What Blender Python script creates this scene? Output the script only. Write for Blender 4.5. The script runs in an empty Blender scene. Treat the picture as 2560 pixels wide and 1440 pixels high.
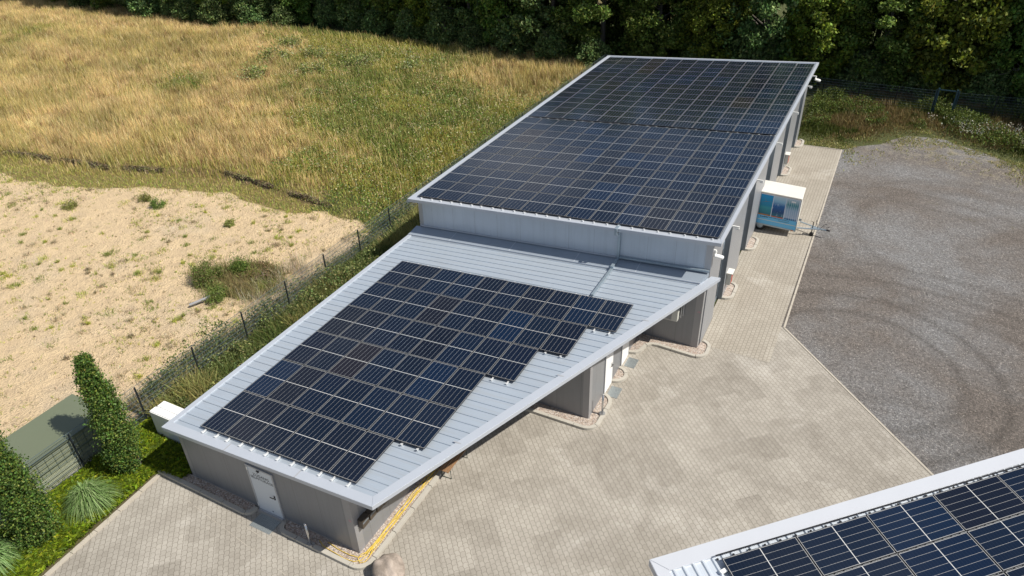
import bpy, bmesh, math, random
import numpy as np
from mathutils import Matrix, Vector
rnd = random.Random(7)
C = bpy.context.scene.collection
sc = bpy.context.scene
# ------------------------------------------------------------ camera, world, sun, exposure
CAMP = np.array([17.7599, -10.6856, 19.4348]); CA, CB, CG = 0.4933, 0.9949, -0.0328
FPX = 1795.7
RM = Matrix.Rotation(CA, 3, 'Z') @ Matrix.Rotation(CB, 3, 'X') @ Matrix.Rotation(CG, 3, 'Z')
cd = bpy.data.cameras.new('camera'); cam = bpy.data.objects.new('camera', cd); C.objects.link(cam)
cam.matrix_world = Matrix.Translation(Vector(CAMP)) @ RM.to_4x4()
cd.sensor_width = 36; cd.lens = FPX / 2560 * 36; cd.clip_start = 0.1; cd.clip_end = 5000
sc.camera = cam
SUN = Vector((0.80, 0.09, 1.0)).normalized()          # towards the sun
w = bpy.data.worlds.new('World'); sc.world = w; w.use_nodes = True
nt = w.node_tree; bg = nt.nodes['Background']; sky = nt.nodes.new('ShaderNodeTexSky')
sky.sky_type = 'NISHITA'; sky.sun_disc = False
sky.sun_elevation = math.asin(SUN.z); sky.sun_rotation = math.atan2(SUN.x, SUN.y)
sky.air_density = 1.0; sky.dust_density = 1.2; sky.ozone_density = 1.0
tcw = nt.nodes.new('ShaderNodeTexCoord'); mpw = nt.nodes.new('ShaderNodeMapping'); mpw.inputs['Scale'].default_value = (1, 1, 2.6); mpw.inputs['Location'].default_value = (.35, .1, 0)
nzw = nt.nodes.new('ShaderNodeTexNoise'); nzw.inputs['Scale'].default_value = 3.2; nzw.inputs['Detail'].default_value = 6; nzw.inputs['Roughness'].default_value = .62
rpw = nt.nodes.new('ShaderNodeValToRGB'); rpw.color_ramp.elements[0].position = .50; rpw.color_ramp.elements[1].position = .66
mxw = nt.nodes.new('ShaderNodeMix'); mxw.data_type = 'RGBA'; mxw.inputs['B'].default_value = (7.5, 7.8, 8.4, 1)   # fair-weather clouds
nt.links.new(tcw.outputs['Generated'], mpw.inputs[0]); nt.links.new(mpw.outputs[0], nzw.inputs['Vector']); nt.links.new(nzw.outputs['Fac'], rpw.inputs[0])
nt.links.new(rpw.outputs[0], mxw.inputs['Factor']); nt.links.new(sky.outputs[0], mxw.inputs['A']); nt.links.new(mxw.outputs['Result'], bg.inputs[0])
bg.inputs[1].default_value = 0.075
sl = bpy.data.lights.new('sun', 'SUN'); sl.energy = 5.0; sl.angle = math.radians(0.5); sl.color = (1.0, 0.95, 0.86)
so = bpy.data.objects.new('sun', sl); C.objects.link(so); so.rotation_euler = SUN.to_track_quat('Z', 'Y').to_euler()
so.location = (30, 0, 40)
sc.view_settings.view_transform = 'Standard'; sc.view_settings.look = 'None'
sc.view_settings.exposure = 0.22; sc.view_settings.gamma = 1.0; sc.view_settings.use_curve_mapping = False
sc.cycles.max_bounces = 6; sc.cycles.diffuse_bounces = 3; sc.cycles.glossy_bounces = 3
sc.cycles.transmission_bounces = 2; sc.cycles.transparent_max_bounces = 8

# ------------------------------------------------------------ materials
MATS = {}
class NB:                                              # small node helper
    def __init__(s, name):
        s.m = bpy.data.materials.new(name); s.m.use_nodes = True; s.t = s.m.node_tree
        s.b = s.t.nodes['Principled BSDF']; MATS[name] = s.m
    def n(s, typ, **kw):
        nd = s.t.nodes.new(typ)
        for k, v in kw.items():
            if k.startswith('i_'):
                key = k[2:]; nd.inputs[int(key) if key.isdigit() else key.replace('_', ' ')].default_value = v
            else: setattr(nd, k, v)
        return nd
    def l(s, a, b): s.t.links.new(a, b)
    def math(s, op, a, b=None, c=None, clamp=False):
        nd = s.n('ShaderNodeMath', operation=op, use_clamp=clamp)
        for i, x in enumerate((a, b, c)):
            if x is None: continue
            if isinstance(x, (int, float)): nd.inputs[i].default_value = x
            else: s.l(x, nd.inputs[i])
        return nd.outputs[0]
    def mix(s, f, a, b, blend='MIX'):
        nd = s.n('ShaderNodeMix', data_type='RGBA', blend_type=blend)
        for sock, x in ((nd.inputs['Factor'], f), (nd.inputs['A'], a), (nd.inputs['B'], b)):
            if isinstance(x, (int, float)): sock.default_value = x
            elif isinstance(x, tuple): sock.default_value = (*x, 1) if len(x) == 3 else x
            else: s.l(x, sock)
        return nd.outputs['Result']
    def ramp(s, f, stops):
        nd = s.n('ShaderNodeValToRGB'); cr = nd.color_ramp
        while len(cr.elements) > 1: cr.elements.remove(cr.elements[-1])
        for i, (p, c) in enumerate(stops):
            e = cr.elements[0] if i == 0 else cr.elements.new(p)
            e.position = p; e.color = (*c, 1) if isinstance(c, tuple) else (c, c, c, 1)
        s.l(f, nd.inputs[0]); return nd.outputs[0]
    def coord(s, kind='Object'): return s.n('ShaderNodeTexCoord').outputs[kind]
    def noise(s, vec, scale, detail=4, rough=.55, dist=0):
        nd = s.n('ShaderNodeTexNoise', i_Scale=scale, i_Detail=detail, i_Roughness=rough, i_Distortion=dist)
        s.l(vec, nd.inputs['Vector']); return nd.outputs['Fac']
    def bump(s, h, strength=.3, dist=.02):
        nd = s.n('ShaderNodeBump', i_Strength=strength, i_Distance=dist); s.l(h, nd.inputs['Height'])
        s.l(nd.outputs[0], s.b.inputs['Normal']); return nd
    def base(s, x):
        if isinstance(x, tuple): s.b.inputs['Base Color'].default_value = (*x, 1)
        else: s.l(x, s.b.inputs['Base Color'])
    def set(s, **kw):
        for k, v in kw.items(): s.b.inputs[k.replace('_', ' ')].default_value = v
def sep(b, v):
    nd = b.n('ShaderNodeSeparateXYZ'); b.l(v, nd.inputs[0]); return nd.outputs
def comb(b, x, y, z=0.0):
    nd = b.n('ShaderNodeCombineXYZ')
    for i, q in enumerate((x, y, z)):
        if isinstance(q, (int, float)): nd.inputs[i].default_value = q
        else: b.l(q, nd.inputs[i])
    return nd.outputs[0]

def m_metal(name, col, rough=.45, metallic=0.0, var=.10, scale=1.2, streak=0.0):
    b = NB(name); v = b.coord()
    n = b.noise(v, scale, 5, .6); f = b.noise(v, 35, 2, .5)
    a = tuple(c * (1 - var) for c in col); c2 = tuple(min(1, c * (1 + var)) for c in col)
    c = b.mix(b.math('ADD', b.math('MULTIPLY', n, .8), b.math('MULTIPLY', f, .2)), a, c2)
    if streak:
        st = b.n('ShaderNodeMapping'); b.l(v, st.inputs[0]); st.inputs['Scale'].default_value = (9, 9, .35)
        s = b.noise(st.outputs[0], 1.0, 3, .6)
        c = b.mix(b.math('MULTIPLY', b.math('GREATER_THAN', s, .58), streak), c, tuple(q * .7 for q in col))
    b.base(c); b.set(Roughness=rough, Metallic=metallic)
    return b
def m_wall(name, col, rib=.05, axis='X', rough=.42, seam=1.0):   # ribbed sandwich panel, joints every metre
    b = NB(name); v = b.coord(); x = sep(b, v)
    h = b.math('ADD', x[0], x[1])
    r = b.math('SINE', b.math('MULTIPLY', h, 2 * math.pi / rib))
    j = b.math('LESS_THAN', b.math('ABSOLUTE', b.math('SUBTRACT', b.math('FRACT', b.math('DIVIDE', b.math('ADD', h, 100.3), seam)), .5)), .006 / seam)
    n = b.noise(v, 1.1, 5, .6)
    mp = b.n('ShaderNodeMapping'); b.l(v, mp.inputs[0]); mp.inputs['Scale'].default_value = (6, 6, .3)
    s = b.noise(mp.outputs[0], 1.5, 4, .6)
    c = b.mix(n, tuple(q * .90 for q in col), tuple(q * 1.08 for q in col))
    c = b.mix(b.math('MULTIPLY', b.math('SUBTRACT', s, .45, clamp=True), 1.2), c, tuple(q * .72 for q in col))
    c = b.mix(b.math('MULTIPLY', b.math('ADD', r, 1), .045), c, tuple(q * .6 for q in col))
    c = b.mix(b.math('MULTIPLY', j, .5), c, tuple(q * .25 for q in col))
    b.base(c); b.set(Roughness=rough, Metallic=.15); b.bump(r, .25, .004)
    return b
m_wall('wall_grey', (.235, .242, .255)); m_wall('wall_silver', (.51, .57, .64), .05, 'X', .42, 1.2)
m_wall('wall_side', (.29, .30, .32)); m_metal('gate_panel', (.19, .23, .27), .35, .2); m_metal('trim_grey', (.30, .30, .31), .4, .2); m_metal('trim_dark', (.17, .19, .21), .4, .2)
m_metal('trim_light', (.42, .43, .45), .4, .25)
m_metal('cap', (.50, .535, .59), .42, .25, .06); m_metal('cap_white', (.52, .54, .58), .4, .15, .05)
m_metal('galv', (.36, .43, .48), .38, .55, .22, 6); m_metal('flash', (.33, .38, .44), .38, .3, .15)
m_metal('alu', (.78, .78, .77), .3, .4, .05); m_metal('black', (.018, .018, .02), .45)
m_metal('steel', (.60, .60, .60), .22, .9, .05); m_metal('white_paint', (.80, .80, .79), .4, 0, .04)
m_metal('door_white', (.62, .66, .70), .4, 0, .05, 1.5); m_metal('white_roof', (.66, .64, .59), .5, 0, .08, 2)
m_metal('green_steel', (.012, .045, .035), .4); m_metal('post', (.016, .022, .028), .45, .2)
m_metal('wire', (.13, .18, .21), .4, .4); m_metal('gate_blue', (.03, .075, .10), .45, .2)
m_metal('olive_roof', (.135, .155, .10), .55, 0, .06); m_metal('olive_wall', (.27, .29, .19), .55, 0, .08, 2, .3)
m_metal('letterbox', (.11, .09, .07), .35, .5, .1); m_metal('hose', (.66, .47, .06), .45, 0, .08)
m_metal('glass_dark', (.03, .04, .045), .12, 0); m_metal('wood', (.25, .14, .07), .6, 0, .2, 8)
m_metal('red', (.38, .03, .02), .4); m_metal('pink', (.62, .25, .30), .6); m_metal('grey_box', (.55, .55, .50), .5, 0, .06)
m_metal('tyre', (.02, .02, .02), .8); m_metal('concrete_base', (.36, .34, .31), .9, 0, .15, 5)
m_metal('orange', (.75, .25, .03), .4); m_metal('lamp_white', (.8, .8, .78), .35)

def m_roof(name, col, pitch=.36, axis=1):                 # micro-ribbed roof sheet; the big ribs are geometry
    b = NB(name); v = b.coord(); x = sep(b, v)[axis]
    r = b.math('SINE', b.math('MULTIPLY', x, 2 * math.pi / (pitch / 5)))
    n = b.noise(v, .7, 5, .6)
    mp = b.n('ShaderNodeMapping'); b.l(v, mp.inputs[0])
    mp.inputs['Scale'].default_value = (.4, 7, 1) if axis == 1 else (7, .4, 1)
    s = b.noise(mp.outputs[0], 1.2, 4, .6)
    c = b.mix(n, tuple(q * .93 for q in col), tuple(q * 1.06 for q in col))
    c = b.mix(b.math('MULTIPLY', b.math('SUBTRACT', s, .48, clamp=True), 1.3), c, (col[0] * .92, col[1] * .80, col[2] * .68))
    c = b.mix(b.math('MULTIPLY', b.math('ADD', r, 1), .05), c, tuple(q * .6 for q in col))
    b.base(c); b.set(Roughness=.42, Metallic=.25); b.bump(r, .2, .003)
m_roof('roof_sheet', (.41, .465, .53)); m_roof('roof_sheet_white', (.55, .60, .66), .25, 0)

def m_cells(name):
    # photovoltaic laminate: 6 cell strings across, two halves, white backsheet margins and string gaps
    b = NB(name); v = b.coord(); x = sep(b, v)
    W2, L2 = 1.081 / 2, 1.955 / 2; cw = (2 * W2 - .05) / 6
    u = b.math('DIVIDE', b.math('ADD', x[0], W2 - .025), cw)
    d = b.math('MULTIPLY', b.math('SUBTRACT', .5, b.math('ABSOLUTE', b.math('SUBTRACT', b.math('FRACT', u), .5))), cw)
    gap = b.math('LESS_THAN', d, .0032)
    yy = b.math('DIVIDE', b.math('ADD', x[1], L2), .0925)
    fy = b.math('FRACT', yy); dot = b.math('LESS_THAN', b.math('ABSOLUTE', b.math('SUBTRACT', fy, .5)), .40)
    gap = b.math('MULTIPLY', gap, b.math('ADD', .34, b.math('MULTIPLY', dot, .16)))
    mid = b.math('LESS_THAN', b.math('ABSOLUTE', x[1]), .010)
    mx = b.math('GREATER_THAN', b.math('ABSOLUTE', x[0]), W2 - .022)
    my = b.math('GREATER_THAN', b.math('ABSOLUTE', x[1]), L2 - .022)
    white = b.math('MAXIMUM', b.math('MAXIMUM', gap, b.math('MULTIPLY', mid, .85)), b.math('MAXIMUM', b.math('MULTIPLY', mx, .38), b.math('MULTIPLY', my, .75)))
    oi = b.n('ShaderNodeObjectInfo')
    cell = b.ramp(oi.outputs['Random'], [(0, (.003, .007, .018)), (.35, (.003, .010, .028)), (.55, (.004, .006, .014)), (.82, (.002, .012, .038)), (.93, (.004, .007, .015)), (1, (.016, .011, .014))])
    hz = b.math('LESS_THAN', b.math('ABSOLUTE', b.math('SUBTRACT', fy, .5)), .05)
    n = b.noise(v, 2.0, 3, .5)
    cell = b.mix(b.math('MULTIPLY', n, .35), cell, (.006, .010, .018))
    cell = b.mix(b.math('MULTIPLY', hz, .25), cell, (.03, .04, .06))
    c = b.mix(white, cell, (.66, .66, .64))
    b.base(c); b.set(Roughness=.12, Specular_IOR_Level=.42)
m_cells('pv_cells'); m_metal('pv_frame', (.022, .022, .025), .45, 0)

def m_paving(name, rot, wave, c1, c2, cross=.6):
    b = NB(name); v = b.coord()
    mp = b.n('ShaderNodeMapping'); b.l(v, mp.inputs[0]); mp.inputs['Rotation'].default_value = (0, 0, rot)
    x = sep(b, mp.outputs[0])
    tri = b.math('SINE', b.math('MULTIPLY', x[0], 2 * math.pi / .20))
    y2 = b.math('ADD', x[1], b.math('MULTIPLY', tri, wave))
    tr2 = b.math('SINE', b.math('MULTIPLY', x[1], 2 * math.pi / .165))
    x2 = b.math('ADD', x[0], b.math('MULTIPLY', tr2, wave))
    RH, BW = .165, .205
    ry = b.math('DIVIDE', b.math('ADD', y2, 500), RH); row = b.math('FLOOR', ry)
    ux = b.math('ADD', b.math('DIVIDE', b.math('ADD', x2, 500), BW), b.math('MULTIPLY', b.math('MODULO', row, 2), .5)); cl_ = b.math('FLOOR', ux)
    def line(q, wd): return b.math('SUBTRACT', 1, b.math('DIVIDE', b.math('SUBTRACT', .5, b.math('ABSOLUTE', b.math('SUBTRACT', b.math('FRACT', q), .5))), wd), clamp=True)
    joint = b.math('MAXIMUM', b.math('MULTIPLY', line(ry, .075), .8), b.math('MULTIPLY', line(ux, .06), cross))
    wn = b.n('ShaderNodeTexWhiteNoise', noise_dimensions='2D'); b.l(comb(b, row, cl_), wn.inputs['Vector'])
    # machine-laid courses about a square metre each have their own tone
    lay = b.n('ShaderNodeTexBrick', offset=.5, i_Scale=1.0)
    lay.inputs['Brick Width'].default_value = 1.2; lay.inputs['Row Height'].default_value = .99; lay.inputs['Mortar Size'].default_value = .012
    lay.inputs['Mortar Smooth'].default_value = 1.0
    lay.inputs['Color1'].default_value = (0, 0, 0, 1); lay.inputs['Color2'].default_value = (1, 1, 1, 1); lay.inputs['Mortar'].default_value = (.3, .3, .3, 1)
    b.l(mp.outputs[0], lay.inputs['Vector'])
    n1 = b.noise(v, .33, 4, .55); n2 = b.noise(v, 2.2, 4, .6); n3 = b.noise(v, 40, 3, .6)
    t = b.math('ADD', b.math('MULTIPLY', wn.outputs['Value'], .14), b.math('MULTIPLY', lay.outputs['Color'], .27))
    t = b.math('ADD', t, b.math('MULTIPLY', n1, .62)); t = b.math('ADD', t, b.math('MULTIPLY', b.noise(v, 1.1, 3, .5), .32)); t = b.math('SUBTRACT', t, .06); t = b.math('ADD', t, b.math('MULTIPLY', n2, .28)); t = b.math('ADD', t, b.math('MULTIPLY', n3, .12))
    t = b.math('MULTIPLY', b.math('SUBTRACT', t, .42), 1.25, clamp=True)
    c = b.mix(t, c1, c2)
    ef = b.math('MULTIPLY', b.math('SUBTRACT', b.noise(v, .45, 5, .65, .5), .56), 5, clamp=True); c = b.mix(b.math('MULTIPLY', ef, .42), c, (.60, .57, .52))
    ds = b.math('MULTIPLY', b.math('SUBTRACT', b.noise(v, 1.7, 6, .7, 1.0), .66), 8, clamp=True); c = b.mix(b.math('MULTIPLY', ds, .4), c, (.13, .105, .08))
    jn = b.math('MULTIPLY', b.math('MULTIPLY', joint, 1.35, clamp=True), b.math('ADD', .38, b.math('MULTIPLY', n2, .8)), clamp=True)
    c = b.mix(jn, c, (.085, .070, .052))
    b.base(c); b.set(Roughness=.9)
    h = b.math('ADD', b.math('MULTIPLY', joint, -1.0), b.math('MULTIPLY', n3, .25)); b.bump(h, .6, .008)
m_paving('paving_main', math.radians(47), .011, (.215, .193, .162), (.43, .40, .35))
m_paving('paving_lane', math.radians(90), .003, (.265, .235, .192), (.41, .375, .318), .9)

def m_gravel(name, cols, scale, bump=.5):
    b = NB(name); v = b.coord()
    vo = b.n('ShaderNodeTexVoronoi', i_Scale=scale); b.l(v, vo.inputs['Vector'])
    g = b.n('ShaderNodeSeparateColor'); b.l(vo.outputs['Color'], g.inputs[0])
    c = b.ramp(g.outputs[0], [(i / (len(cols) - 1), q) for i, q in enumerate(cols)])
    c = b.mix(b.math('MULTIPLY', vo.outputs['Distance'], .8, clamp=True), c, tuple(q * .35 for q in cols[0]))
    b.base(c); b.set(Roughness=.9)
    b.bump(b.math('MULTIPLY', vo.outputs['Distance'], -1), bump, .02)
m_gravel('pebbles', [(.34, .26, .21), (.55, .45, .37), (.68, .60, .52), (.45, .33, .27), (.78, .72, .66), (.22, .19, .17)], 21, .9)
m_metal('kerb', (.42, .395, .345), .9, 0, .16, 3)
m_metal('kerb_flat', (.42, .38, .32), .9, 0, .15, 3)

def m_yard():
    b = NB('yard'); v = b.coord(); p = sep(b, v)
    vo = b.n('ShaderNodeTexVoronoi', i_Scale=26); b.l(v, vo.inputs['Vector'])
    g = b.n('ShaderNodeSeparateColor'); b.l(vo.outputs['Color'], g.inputs[0])
    vl = b.n('ShaderNodeTexVoronoi', i_Scale=9.0); b.l(v, vl.inputs['Vector'])
    gl = b.n('ShaderNodeSeparateColor'); b.l(vl.outputs['Color'], gl.inputs[0])
    n1 = b.noise(v, .16, 5, .6, .3); n2 = b.noise(v, 1.6, 6, .65); n3 = b.noise(v, 7, 6, .75)
    base = b.mix(b.math('MULTIPLY', b.math('SUBTRACT', n1, .40), 4.5, clamp=True), (.275, .24, .215), (.385, .39, .40))
    base = b.mix(b.math('MULTIPLY', b.math('SUBTRACT', n2, .40), 1.6, clamp=True), b.mix(.35, base, (.10, .085, .075)), base)
    base = b.mix(b.math('MULTIPLY', b.math('SUBTRACT', n3, .36), 3.2, clamp=True), b.mix(.62, base, (.05, .043, .038)), base)
    # tyre tracks: arcs swept by turning vehicles
    def arc(cx, cy, r, wd, k):
        dx = b.math('SUBTRACT', p[0], cx); dy = b.math('SUBTRACT', p[1], cy)
        rr = b.math('SQRT', b.math('ADD', b.math('MULTIPLY', dx, dx), b.math('MULTIPLY', dy, dy)))
        d = b.math('ABSOLUTE', b.math('SUBTRACT', b.math('ADD', rr, b.math('MULTIPLY', n1, .8)), r + .4))
        return b.math('MULTIPLY', b.math('SUBTRACT', 1, b.math('DIVIDE', d, wd), clamp=True), k)
    tr = None
    for a in ((19.3, 16.4, 4.0, .34, .9), (19.3, 16.4, 5.5, .36, 1.0), (20.8, 12.5, 9.6, .35, .6), (20.8, 12.5, 11.3, .35, .8), (20.8, 12.5, 13.0, .4, .6), (24, 30, 6.0, .4, .5), (24, 30, 7.7, .4, .5), (19.5, 24, 9.5, .4, .5), (19.5, 24, 11.2, .4, .5)):
        t = arc(*a); tr = t if tr is None else b.math('MAXIMUM', tr, t)
    tr = b.math('MULTIPLY', tr, b.math('MULTIPLY', b.math('SUBTRACT', n2, .20), 2.6, clamp=True))
    base = b.mix(b.math('MULTIPLY', tr, .55, clamp=True), base, (.06, .05, .042))
    st = b.ramp(g.outputs[0], [(0, (.06, .055, .05)), (.5, (.22, .21, .20)), (1, (.50, .48, .44))])
    c = b.mix(.85, base, b.ramp(g.outputs[0], [(0, (.55, .54, .53)), (.35, (.86, .86, .86)), (.8, (1.06, 1.05, 1.03)), (1, (1.8, 1.76, 1.7))]), 'MULTIPLY')
    spark = b.math('GREATER_THAN', gl.outputs[1], .93); near = b.math('LESS_THAN', vl.outputs['Distance'], .17)
    c = b.mix(b.math('MULTIPLY', spark, near), c, (.52, .49, .43))
    # weathered pale fringe and moss towards the far edge
    e1 = b.math('ADD', p[1], b.math('MULTIPLY', b.math('SUBTRACT', p[0], 21), .28))
    far = b.math('MULTIPLY', b.math('SUBTRACT', e1, b.math('ADD', 34.0, b.math('MULTIPLY', n1, 9))), .22, clamp=True)
    pt = b.math('MULTIPLY', b.math('SUBTRACT', b.math('ADD', b.math('MULTIPLY', n2, .6), b.math('MULTIPLY', n3, .4)), .49), 9, clamp=True)
    c = b.mix(b.math('MULTIPLY', far, b.math('MULTIPLY', pt, .8)), c, (.34, .30, .22))
    pt2 = b.math('MULTIPLY', b.math('SUBTRACT', b.noise(v, .8, 6, .7), .54), 9, clamp=True)
    c = b.mix(b.math('MULTIPLY', b.math('MULTIPLY', b.math('SUBTRACT', e1, 40.3), .5, clamp=True), pt2), c, (.15, .125, .05))
    moss = b.math('MULTIPLY', b.math('SUBTRACT', b.noise(v, .9, 5, .7), .62), 7, clamp=True)
    c = b.mix(b.math('MULTIPLY', moss, b.math('MULTIPLY', b.math('SUBTRACT', p[1], 26), .12, clamp=True)), c, (.11, .10, .03))
    b.base(c); b.set(Roughness=.95); b.bump(b.math('ADD', b.math('MULTIPLY', vo.outputs['Distance'], -.6), b.math('MULTIPLY', n3, 2)), 1.0, .05)
m_yard()

def m_ground():
    b = NB('field'); v = b.coord()
    a = b.n('ShaderNodeAttribute', attribute_name='kinds'); s = b.n('ShaderNodeSeparateColor'); b.l(a.outputs['Color'], s.inputs[0])
    n1 = b.noise(v, .25, 5, .6); n2 = b.noise(v, 1.3, 6, .65); n3 = b.noise(v, 9, 5, .65); n4 = b.noise(v, 34, 3, .6)
    sand = b.mix(b.math('MULTIPLY', b.math('SUBTRACT', n2, .32), 2.2, clamp=True), (.58, .435, .27), (.76, .58, .35))
    sand = b.mix(b.math('MULTIPLY', b.math('SUBTRACT', n1, .5), 2.4, clamp=True), sand, (.55, .46, .34))
    sand = b.mix(b.math('MULTIPLY', b.math('SUBTRACT', n3, .57), 4.0, clamp=True), sand, (.38, .29, .18))
    sand = b.mix(b.math('MULTIPLY', b.math('SUBTRACT', n4, .60), 5.0, clamp=True), sand, (.32, .26, .17))
    dry = b.mix(n2, (.20, .14, .055), (.34, .25, .10)); dry = b.mix(b.math('MULTIPLY', n3, .7), dry, (.11, .09, .035))
    grn = b.mix(n2, (.055, .075, .018), (.13, .13, .035)); grn = b.mix(b.math('MULTIPLY', n3, .6), grn, (.04, .05, .015))
    edge = b.math('ADD', s.outputs[0], b.math('MULTIPLY', b.math('SUBTRACT', b.math('ADD', b.math('MULTIPLY', n2, .6), b.math('MULTIPLY', n3, .4)), .5), .9))
    es = b.math('MULTIPLY', b.math('SUBTRACT', edge, .42), 7, clamp=True)
    eg = b.math('ADD', s.outputs[1], b.math('MULTIPLY', b.math('SUBTRACT', n2, .5), .8)); eg = b.math('MULTIPLY', b.math('SUBTRACT', eg, .4), 4, clamp=True)
    c = b.mix(eg, dry, grn); c = b.mix(es, c, sand)
    c = b.mix(s.outputs[2], c, (.13, .095, .06))
    b.base(c); b.set(Roughness=.97)
    b.bump(b.math('ADD', n3, b.math('MULTIPLY', n2, 1.5)), 1.0, .16)
m_ground()
b = NB('soil'); v = b.coord(); b.base(b.mix(b.noise(v, 6, 5, .6), (.05, .04, .02), (.12, .10, .045))); b.set(Roughness=1)

def m_leaf(name, trans=.25, rough=.6, vary=True):
    b = NB(name); a = b.n('ShaderNodeAttribute', attribute_name='col')
    oi = b.n('ShaderNodeObjectInfo'); hs = b.n('ShaderNodeHueSaturation')
    b.l(a.outputs['Color'], hs.inputs['Color'])
    b.l(b.math('ADD', .485, b.math('MULTIPLY', oi.outputs['Random'], .03)), hs.inputs['Hue'])
    b.l(b.math('ADD', .85, b.math('MULTIPLY', oi.outputs['Random'], .3)), hs.inputs['Value'])
    if not vary:
        for k_ in ('Hue', 'Value'):
            for l_ in list(hs.inputs[k_].links): b.t.links.remove(l_)
        hs.inputs['Hue'].default_value = .5; hs.inputs['Value'].default_value = 1
    b.base(hs.outputs[0]); b.set(Roughness=rough, Specular_IOR_Level=.35)
    t = b.n('ShaderNodeBsdfTranslucent'); b.l(hs.outputs[0], t.inputs[0]); mx = b.n('ShaderNodeMixShader', i_0=trans)
    out = b.t.nodes['Material Output']; b.l(b.b.outputs[0], mx.inputs[1]); b.l(t.outputs[0], mx.inputs[2]); b.l(mx.outputs[0], out.inputs[0])
m_leaf('leaf', .34); m_leaf('blade', .2, .65); m_leaf('leaf_column', .25, .55, False)
b = NB('bark'); v = b.coord(); mp = b.n('ShaderNodeMapping'); b.l(v, mp.inputs[0]); mp.inputs['Scale'].default_value = (6, 6, 1)
n = b.noise(mp.outputs[0], 2, 5, .7); b.base(b.mix(n, (.07, .06, .05), (.20, .18, .15))); b.set(Roughness=.95); b.bump(n, .8, .03)
b = NB('rock'); v = b.coord(); n = b.noise(v, 2.2, 8, .65, .4); n2 = b.noise(v, 14, 5, .7)
c = b.mix(b.math('MULTIPLY', b.math('SUBTRACT', n, .36), 3, clamp=True), (.20, .165, .135), (.50, .42, .36)); c = b.mix(b.math('MULTIPLY', b.math('SUBTRACT', n2, .5), 2.2, clamp=True), c, (.30, .26, .22))
b.base(c); b.set(Roughness=.85); b.bump(b.math('ADD', n, b.math('MULTIPLY', n2, .4)), .6, .03)
b = NB('grating'); v = b.coord(); x = sep(b, v)
g = b.math('MAXIMUM', b.math('GREATER_THAN', b.math('FRACT', b.math('MULTIPLY', x[0], 30)), .55), b.math('GREATER_THAN', b.math('FRACT', b.math('MULTIPLY', x[1], 30)), .62))
b.base(b.mix(g, (.05, .06, .065), (.42, .46, .47))); b.set(Roughness=.45, Metallic=.5)

# ------------------------------------------------------------ builders
class MB:
    def __init__(s): s.v = []; s.f = []
    def add(s, vs, fs):
        o = len(s.v); s.v += [tuple(p) for p in vs]; s.f += [tuple(i + o for i in f) for f in fs]; return s
    def box(s, c, d, rz=0, M=None):
        x, y, z = d[0] / 2, d[1] / 2, d[2] / 2; cs, sn = math.cos(rz), math.sin(rz)
        vs = []
        for a, b_, e in ((-x, -y, -z), (x, -y, -z), (x, y, -z), (-x, y, -z), (-x, -y, z), (x, -y, z), (x, y, z), (-x, y, z)):
            p = Vector((a * cs - b_ * sn, a * sn + b_ * cs, e))
            if M: p = M @ p
            vs.append((p.x + c[0], p.y + c[1], p.z + c[2]))
        return s.add(vs, [(0, 3, 2, 1), (4, 5, 6, 7), (0, 1, 5, 4), (1, 2, 6, 5), (2, 3, 7, 6), (3, 0, 4, 7)])
    def b2(s, x0, x1, y0, y1, z0, z1): return s.box(((x0 + x1) / 2, (y0 + y1) / 2, (z0 + z1) / 2), (x1 - x0, y1 - y0, z1 - z0))
    def prism(s, poly, zb, zt):            # poly ccw; zb, zt numbers or functions of (x, y)
        fb = zb if callable(zb) else (lambda x, y: zb); ft = zt if callable(zt) else (lambda x, y: zt); n = len(poly)
        vs = [(x, y, fb(x, y)) for x, y in poly] + [(x, y, ft(x, y)) for x, y in poly]
        return s.add(vs, [tuple(range(n))[::-1], tuple(range(n, 2 * n))] + [(i, (i + 1) % n, n + (i + 1) % n, n + i) for i in range(n)])
    def strip(s, pl, pr, zb, zt, closed=False):   # solid band between two polylines
        fb = zb if callable(zb) else (lambda x, y: zb); ft = zt if callable(zt) else (lambda x, y: zt)
        n = len(pl); o = len(s.v)
        for a, c in zip(pl, pr):
            s.v += [(a[0], a[1], fb(*a)), (a[0], a[1], ft(*a)), (c[0], c[1], ft(*c)), (c[0], c[1], fb(*c))]
        for i in range(n if closed else n - 1):
            a = o + 4 * i; c = o + 4 * ((i + 1) % n)
            for k in range(4): s.f.append((a + k, a + (k + 1) % 4, c + (k + 1) % 4, c + k))
        if not closed: s.f.append((o + 3, o + 2, o + 1, o)); e = o + 4 * (n - 1); s.f.append((e, e + 1, e + 2, e + 3))
        return s
    def tube(s, pts, r, n=6, cap=True):
        pts = [Vector(p) for p in pts]; o = len(s.v); m = len(pts); rs = r if isinstance(r, (list, tuple)) else [r] * m
        for i, p in enumerate(pts):
            t = (pts[min(i + 1, m - 1)] - pts[max(i - 1, 0)]).normalized()
            up = Vector((0, 0, 1)) if abs(t.z) < .9 else Vector((1, 0, 0))
            a = t.cross(up).normalized(); b_ = t.cross(a)
            for k in range(n):
                q = p + (a * math.cos(2 * math.pi * k / n) + b_ * math.sin(2 * math.pi * k / n)) * rs[i]; s.v.append(tuple(q))
        for i in range(m - 1):
            for k in range(n):
                s.f.append((o + i * n + k, o + i * n + (k + 1) % n, o + (i + 1) * n + (k + 1) % n, o + (i + 1) * n + k))
        if cap: s.f.append(tuple(o + k for k in range(n))[::-1]); s.f.append(tuple(o + (m - 1) * n + k for k in range(n)))
        return s
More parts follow.
